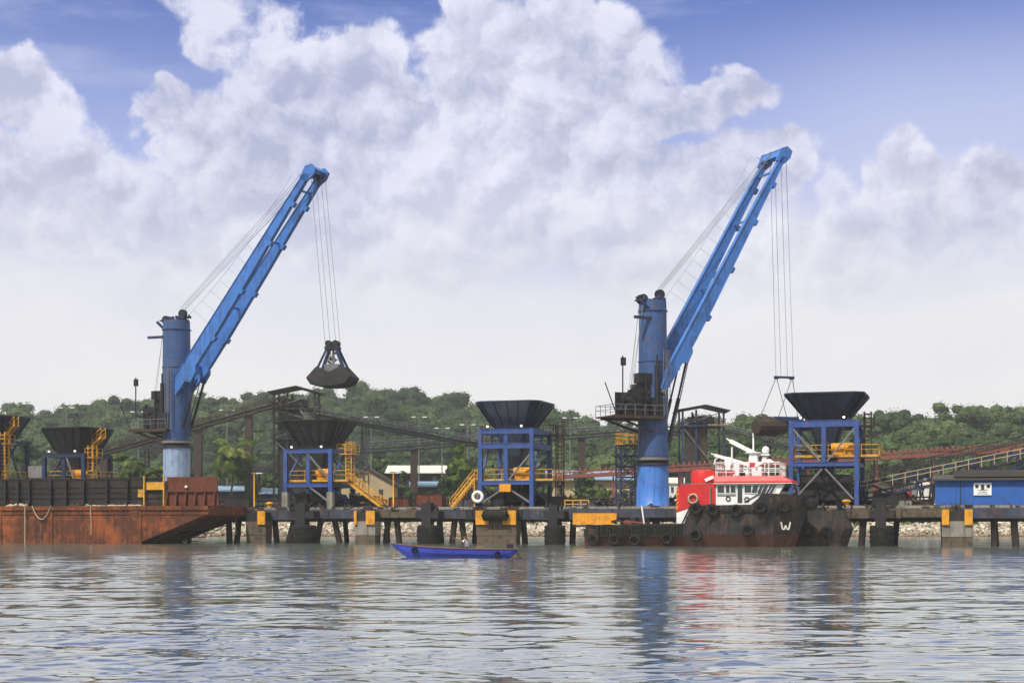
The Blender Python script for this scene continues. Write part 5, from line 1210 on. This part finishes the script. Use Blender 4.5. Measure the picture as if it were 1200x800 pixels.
# blue corrugated shed on the quay, right
vs=1.6; ua=pu(1096,vs); ub2=pu(1245,vs); W=ub2-ua; z0=DECK+.004; zt=pz(563,ua,vs)-DECK
bs=root('blue_shed',P(ua,vs,DECK),TH,'blue corrugated metal shed with dark flat roof at the right edge of the quay','shed')
m=MB(); n=int(W/.16)
for k in range(n):
    x=k*W/n; m.box(x,x+W/n*.55,-.05,.0,.06,zt-.02)
m.box(0,W,0,5.0,.0,zt); m.build('wall',G['bluecorr'],bs)
m=MB(); m.prism([(-.3,-.5,zt+.0),(-.3,5.4,zt+.55),(-.3,5.4,zt+.75),(-.3,-.5,zt+.16)],(W+.6,0,0)); m.box(pu(1118,vs)-ua,W+.3,.1,4.9,zt+.35,zt+1.0); m.build('roof',G['roofdark'],bs)
m=MB(); xq=pu(1125,vs)-ua; m.box(xq,xq+.09,-.09,-.05,0,zt); m.build('corner_post',G['darkblue'],bs)
m=MB(); x0,x1=pu(1141,vs)-ua,pu(1162,vs)-ua; q=YY(pu(1150,vs),vs); za,zb_=CAMZ+(HY-580)/F*q-DECK,CAMZ+(HY-565.5)/F*q-DECK
m.box(x0,x1,-.14,-.07,za,zb_); sg=m.build('warning_sign',G['white'],bs)
m=MB(); 
for k in range(3):
    cxx=x0+(x1-x0)*(.18+.32*k); m.lathe([(.17,0),(.17,.02)],16,c=(cxx,-.15,zb_-.32),M=Matrix.Rotation(R(90),4,'X'))
    if k==1: m.box(cxx-.14,cxx+.14,-.175,-.15,zb_-.62,zb_-.5)
m.build('pictogram',G['dark'],sg)
gr=G['grey']; m=MB()
for k,ww in enumerate((.75,.6,.7)): m.box((x0+x1)/2-ww*.5*(x1-x0)*.8,(x0+x1)/2+ww*.5*(x1-x0)*.8,-.155,-.141,za+.12+k*.17,za+.17+k*.17)
m.build('text_line',gr,sg)
# ================================================================== STREET FURNITURE & QUAY CLUTTER
def lamp_post(px,ytop,v,label,mat,arm=.9,name='lamp_post'):
    u=pu(px,v); H=pz(ytop,u,v)-DECK; r=root(name,P(u,v,DECK),TH,label,'lamp post','yellow lamp posts on the quay')
    m=MB(); m.lathe([(.16,0),(.16,.08),(.09,.12),(.07,H)],10); m.build('pole',mat,r)
    m=MB(); m.bar((-arm*.4,0,H),(arm,0,H+.02),.1); m.build('arm',G['grey'],r)
    m=MB(); m.box(arm*.3,arm+.1,-.12,.12,H-.08,H-.0); m.build('lamp_head',G['white'],r)
lamp_post(298,554,3,'yellow post with flat white lamp arm at the barge bow right of the palm',G['yellow'])
lamp_post(461,553,3,'yellow post with flat white lamp arm before the beige house',G['yellow'])
def hill_lamp(px,ytop,Y,label):
    b=P3(px,HY,Y); x,y=b.x,b.y; gz=float(hgt(np.array(x),np.array(y))); H=CAMZ+(HY-ytop)/F*Y-gz; r=root('street_lamp',(x,y,gz),0,label,'street lamp','street lamps behind the port')
    m=MB(); m.tube((0,0,0),(0,0,H),.14,.08,n=8); m.build('pole',G['grey'],r); m=MB(); m.bar((-1.1,0,H+.05),(1.1,0,H+.1),.12); m.build('arm',G['grey'],r)
    for s in (-1,1): m=MB(); m.box(s*1.1-.4,s*1.1+.4,-.2,.2,H+.0,H+.18); m.build('lamp_head',G['white'],r)
for px,yt,lb in ((266,481,'street lamp above the brown conveyor right of the left crane'),(162,483,'street lamp on the hillside left of the left crane'),(435,489,'street lamp standing over the descending conveyor'),(491,489,'street lamp above the long level conveyor'),(518,502,'tilted street lamp over the conveyor left of the tall hopper'),(548,498,'street lamp just left of the tall hopper bin'),(668,490,'street lamp right of the tall hopper bin'),(78,478,'street lamp above the second hopper from the left')):
    hill_lamp(px,yt,300,lb)
# vertical masts in the yard left of the palm
# pipes along quay
pr_=root('pipe_run',P(pu(256,7.5),7.5,DECK),TH,'dark pipeline and cable rack running along the back of the quay','pipeline')
L=pu(1090,7.5)-pu(256,7.5)
for k,(y,z_,rr) in enumerate(((0,.55,.16),(.45,.6,.12),(.9,.7,.2),(.2,1.15,.08))):
    m=MB(); m.tube((0,y,z_),(L,y,z_),rr,n=8); m.build('pipe',G['dark'] if k!=1 else G['redbrown'],pr_)
m=MB(); k=0.
while k<L: m.bar((k,-.2,0),(k,-.2,1.4),.1); m.bar((k,1.1,0),(k,1.1,1.1),.1); m.bar((k,-.2,.4),(k,1.1,.4),.12); k+=2.2
m.build('rack',G['galbrown'],pr_)
m=MB(); g_=random.Random(77)
for k in range(260):
    x=g_.uniform(0,L); y=g_.uniform(-1.2,1.2); z_=g_.uniform(0,1.2); h_=g_.uniform(.1,1.0); m.bar((x,y,z_),(x+g_.uniform(-.8,.8),y,z_+h_*(g_.random()<.6)),g_.uniform(.06,.3))
tag(m.build('valve_gear',G['dark'],pr_),kind='stuff')
fr=root('quay_fence',P(pu(372,9.6),9.6,DECK),TH,'low pale post and wire fence along the back of the quay','fence')
L=pu(560,9.6)-pu(372,9.6); m=MB(); railing(m,[(0,0,0),(L,0,0)],1.0,.03,.75); m.build('panel',G['grey'],fr)
fr=root('edge_rail',P(pu(662,1.0),1.0,DECK),TH,'short yellow guard rail on the quay right of the tall hopper','guard rail')
L=pu(690,1)-pu(662,1); m=MB(); railing(m,[(0,0,0),(L,0,0)],.9,.06,.7); m.build('rail',G['yellow'],fr)
fr=root('edge_rail',P(pu(724,2.5),2.5,DECK),TH,'rusty guard rail at the foot of the bright blue pedestal','guard rail')
L=pu(745,2.5)-pu(724,2.5); m=MB(); railing(m,[(0,0,0),(L,0,0)],1.1,.05,.6); m.build('rail',G['galbrown'],fr)
def boll(px,v,label,mat,yel=True):
    u=pu(px,v); r=root('mooring_bollard',P(u,v,DECK),TH,label,'bollard','bollards on the quay edge')
    m=MB(); m.lathe([(.45,0),(.45,.1),(.28,.14),(.25,.5),(.42,.6),(.44,.72),(.3,.82),(.05,.86)],16); m.build('post',mat,r); m=MB(); m.box(-.55,.55,-.5,.5,.001,.06); m.build('base_plate',G['dark'],r)
boll(316,.9,'orange rusty bollard between the low hopper legs',G['orange']); boll(992,.9,'yellow bollard right of the tug below the large hopper',G['yellow']); boll(426,.9,'rusty bollard on the quay above the pale concrete block',G['galbrown']); boll(560,.9,'dark bollard below the white life ring',G['dark'])
boll(700,.9,'dark bollard between the short yellow rail and the lattice tower',G['dark']); boll(1075,.9,'rusty bollard on the quay left of the blue shed',G['galbrown'])
def crate(px,v,w,h,label,mat,name='steel_bin',cat='bin',d=1.2):
    u=pu(px,v); r=root(name,P(u,v,DECK),TH,label,cat); m=MB(); m.box(-w/2,w/2,-d/2,d/2,.1,h); m.build('shell',mat,r)
    m=MB()
    for x in (-w/2,0,w/2): m.bar((x,-d/2-.03,.0),(x,-d/2-.03,h+.03),.08)
    m.bar((-w/2,-d/2-.03,h),(w/2,-d/2-.03,h),.1); m.bar((-w/2,-d/2-.03,.12),(w/2,-d/2-.03,.12),.1); m.build('rib',G['dark'],r)
crate(1061,2.2,1.3,.85,'grey brown steel bin below the red frames',G['conc']); crate(1082,2.2,1.4,.8,'rusty steel bin just left of the blue shed',G['galbrown'])
crate(1040,5,2.6,1.5,'dark equipment box behind the fender post right of the hopper',G['dark']); crate(470,5,2.2,1.3,'dark red machine cover on the quay behind the blue boat',G['rustwall'],'machine_cover','machine'); crate(505,5,3.0,1.7,'dark red wide machine housing right of the dark red cover',G['rustwall'],'machine_cover','machine')
crate(430,5.5,3.4,1.5,'dark machinery box at the foot of the long yellow stair',G['dark'],'machine_box','machine'); crate(620,6.5,3.6,1.6,'dark pump housing under the tall hopper',G['dark'],'machine_box','machine'); crate(280,6,3.2,1.5,'dark machine box between the left palm and the barge bow',G['dark'],'machine_box','machine'); crate(545,6.8,2.8,1.2,'blue grey steel box left of the tall hopper foot',G['girder'],'machine_box','machine')
crate(690,6.8,2.4,1.0,'low slate box behind the short yellow rail',G['girder'],'machine_box','machine'); crate(655,4.4,1.6,1.3,'dark steel cabinet at the right foot of the tall hopper',G['dark'],'steel_cabinet','cabinet')
crate(10,6,2.6,1.6,'brown red machine between the two left hoppers legs',G['redbrown'],'machine_cover','machine')
# A-frames (red, dark) behind the bins
def aframe(px,yt,Y,n,w,label,mat):
    Y=Yb(Y); w*=1.25; b=P3(px,HY,Y); gz=3.3; H=CAMZ+(HY-yt)/F*Y-gz; r=root('trestle_frame',(b.x,Y,gz),0,label,'trestle','trestle frames behind the quay')
    for k in range(n):
        m=MB(); x=k*w; m.bar((x-.7,0,0),(x,0,H),.2); m.bar((x+.7,0,0),(x,0,H),.2); m.bar((x-.35,0,H*.5),(x+.35,0,H*.5),.14); m.bar((x,0,H),(x,2,H),.14); m.bar((x-.7,2,0),(x,2,H),.18); m.bar((x+.7,2,0),(x,2,H),.18); m.build('trestle',mat,r)
aframe(1050,571,200,2,2.0,'pair of bright red trestle frames left of the blue shed',G['red']); aframe(1080,566,198,2,1.7,'pair of dark trestle frames beside the blue shed',G['dark']); aframe(1032,574,205,1,1.7,'single dark trestle frame right of the large hopper legs',G['dark'])
m=MB(); m.box(-1.1,1.1,-.1,.1,1.0,2.4); m.bar((-.9,0,0),(-.9,0,1.0),.12); m.bar((.9,0,0),(.9,0,1.0),.12); o=m.build('white_board',G['white']); o.location=P3(44,HY,200); o.location.z=pz(549,pu(44,8),8); o.location=Vector((P(pu(44,8),8).x,P(pu(44,8),8).y,pz(544,pu(44,8),8)-2.6)); tag(o,'small white board between the two hoppers at the left','board')
# ================================================================== TREES NEAR THE QUAY
def trunk(mb,p,q,r0,r1,n=5,bend=.3,seed=0):
    g=random.Random(seed); p=Vector(p); q=Vector(q); pts=[p.lerp(q,k/n)+Vector((g.uniform(-1,1),g.uniform(-1,1),0))*bend*math.sin(math.pi*k/n) for k in range(n+1)]
    for k in range(n): mb.tube(pts[k],pts[k+1],r0+(r1-r0)*k/n,r0+(r1-r0)*(k+1)/n,n=8)
    return pts
def broadleaf(px,ytop,Y,cw,label,mat,seed,n=9):
    Y=Yb(Y); b=P3(px,HY,Y); gz=float(hgt(np.array(b.x),np.array(Y))); H=CAMZ+(HY-ytop)/F*Y-gz; s=F/Y; Rw=cw/2/s
    g=np.random.default_rng(seed); rows=[]
    for k in range(n):
        a=g.uniform(0,6.28); rr=g.uniform(0,.62)*Rw; r_=Rw*g.uniform(.32,.5); zc=H*g.uniform(.32,.80) if k else H-r_*.9
        rows.append((b.x+math.cos(a)*rr,Y+math.sin(a)*rr,gz+min(zc,H-r_*.8),r_,np.clip(g.normal(.45,.18),0,1)))
    r=root('broadleaf_tree',(b.x,Y,gz),0,label,'tree','trees behind the quay')
    c=leafcloud('crown',rows,.42,900,mat,seed,clumps=12); c.parent=r; c.matrix_parent_inverse=Matrix.Translation((-b.x,-Y,-gz))
    m=MB(); pts=trunk(m,(0,0,-.2),(0,0,H*.6),.28,.14,seed=seed)
    for row in rows: m.tube(pts[3],(row[0]-b.x,row[1]-Y,row[2]-gz),.09,.03,n=6)
    m.build('trunk',G['bark'],r); return r
broadleaf(538,516,228,50,'bright green broadleaf tree left of the tall hopper, the upper one',G['bright'],31,12)
broadleaf(524,548,222,36,'rounded green tree behind the yellow stair left of the tall hopper',G['leaf'],32)
broadleaf(476,549,226,30,'low round green tree between the beige house and the cream roof',G['leaf'],33,7)
broadleaf(318,550,252,46,'dense green tree between the left palm and the low hopper',G['leaf'],34,10)
broadleaf(682,551,232,44,'dark spreading tree left of the lattice stair tower',G['forest'],35,9)
broadleaf(300,560,244,30,'small bright green tree at the foot of the low hopper',G['bright'],36,6)
broadleaf(25,500,330,60,'tall green tree rising behind the two left hoppers',G['leaf'],37,10)
broadleaf(660,577,226,26,'pale green bush behind the short yellow rail',G['bright'],38,6)
broadleaf(712,571,226,30,'pale green bush at the foot of the lattice stair tower',G['bright'],39,7)
broadleaf(880,505,300,60,'green tree behind the tug mast',G['leaf'],40,9)
broadleaf(1015,540,300,50,'green tree behind the right legs of the large hopper',G['leaf'],41,8)
broadleaf(550,545,300,40,'green tree seen through the left side of the tall hopper',G['leaf'],42,8)
broadleaf(640,520,330,50,'green tree behind the right side of the tall hopper',G['forest'],43,8)
broadleaf(450,532,330,60,'broad green tree behind the cream roofed building',G['forest'],44,9)
broadleaf(590,556,225,40,'leafy tree seen through the tall hopper frame',G['bright'],45,8)
def palm(px,ytop,ybase,Y,label,seed,nf=20,fl=3.2,name='coconut_palm'):
    Y=Yb(Y); fl*=1.22; b=P3(px,HY,Y); gz=3.3; H=CAMZ+(HY-ytop)/F*Y-gz-fl*.45; g=random.Random(seed)
    r=root(name,(b.x,Y,gz),0,label,'palm tree','palms behind the quay'); m=MB(); trunk(m,(0,0,-.2),(0,0,H),.2,.13,seed=seed,bend=.25); m.build('trunk',G['bark'],r)
    m=MB(); tn=[]
    for k in range(nf):
        a=k*2.399+g.uniform(-.2,.2); el_=g.uniform(-.5,1.25); L=fl*g.uniform(.85,1.15); h=Vector((math.cos(a),math.sin(a),0)); side=Vector((-h.y,h.x,0)); pts=[]; p=Vector((0,0,H)); e=el_; n=9
        for i in range(n+1):
            pts.append(p.copy()); p=p+(h*math.cos(e)+Vector((0,0,math.sin(e))))*(L/n); e-=.17+.08*i/n*2
        tv_=g.uniform(.2,.9)
        for i in range(n):
            m.bar(pts[i],pts[i+1],.09); tn+= [tv_]*6
            for sub in (0,.33,.66):
                c=pts[i].lerp(pts[i+1],sub); w_=L*.30*math.sin(math.pi*(i+sub+.8)/(n+1.6)); dd=(pts[i+1]-pts[i]).normalized()
                for s in (-1,1):
                    t1=c+side*s*w_*.85+dd*w_*.5-Vector((0,0,w_*.5)); q=dd*.21
                    m.add([c-q*.6,c+q*.6,t1+q*.3,t1-q*.1],[(0,1,2,3)]); tn.append(min(1,max(0,tv_+g.uniform(-.2,.2))))
    o=m.build('fronds',G['palm'],r); at=o.data.attributes.new('tint','FLOAT','FACE'); at.data.foreach_set('value',tn[:len(o.data.polygons)]+[.5]*max(0,len(o.data.polygons)-len(tn)))
palm(272,514,575,206,'tall coconut palm with drooping fronds right of the left crane pedestal',51,30,4.4)
palm(150,530,580,206,'coconut palm behind the yellow stairs of the second hopper',52,20,3.4)
palm(183,545,580,208,'smaller palm between the second hopper and the left pedestal',53,14,2.6)
palm(700,568,590,222,'low palm like banana plant left of the lattice stair tower',54,12,2.2,'banana_plant')
palm(726,573,590,226,'low banana plant against the lattice stair tower',55,10,2.0,'banana_plant')
palm(675,572,590,220,'low banana plant behind the short yellow rail',56,10,1.9,'banana_plant')
for px,yt,Yq,cw,lb,mt,sd in ((232,552,226,34,'green tree between the left pedestal and the tall palm',G['leaf'],61),(118,556,226,36,'green tree behind the right yellow stair of the second hopper',G['leaf'],62),
    (420,570,224,24,'small bush before the beige house',G['bright'],63),(500,574,222,26,'bush under the small blue roofed shed',G['leaf'],64),(640,568,226,30,'bright shrub right of the tall hopper legs',G['bright'],65),
    (985,566,190,34,'bright shrub between the large hopper legs and its conveyor',G['bright'],66),(395,560,228,30,'tree behind the long yellow stair of the low hopper',G['leaf'],67),(1130,556,260,60,'tree behind the blue shed roof',G['leaf'],68)):
    broadleaf(px,yt,Yq,cw,lb,mt,sd,7)
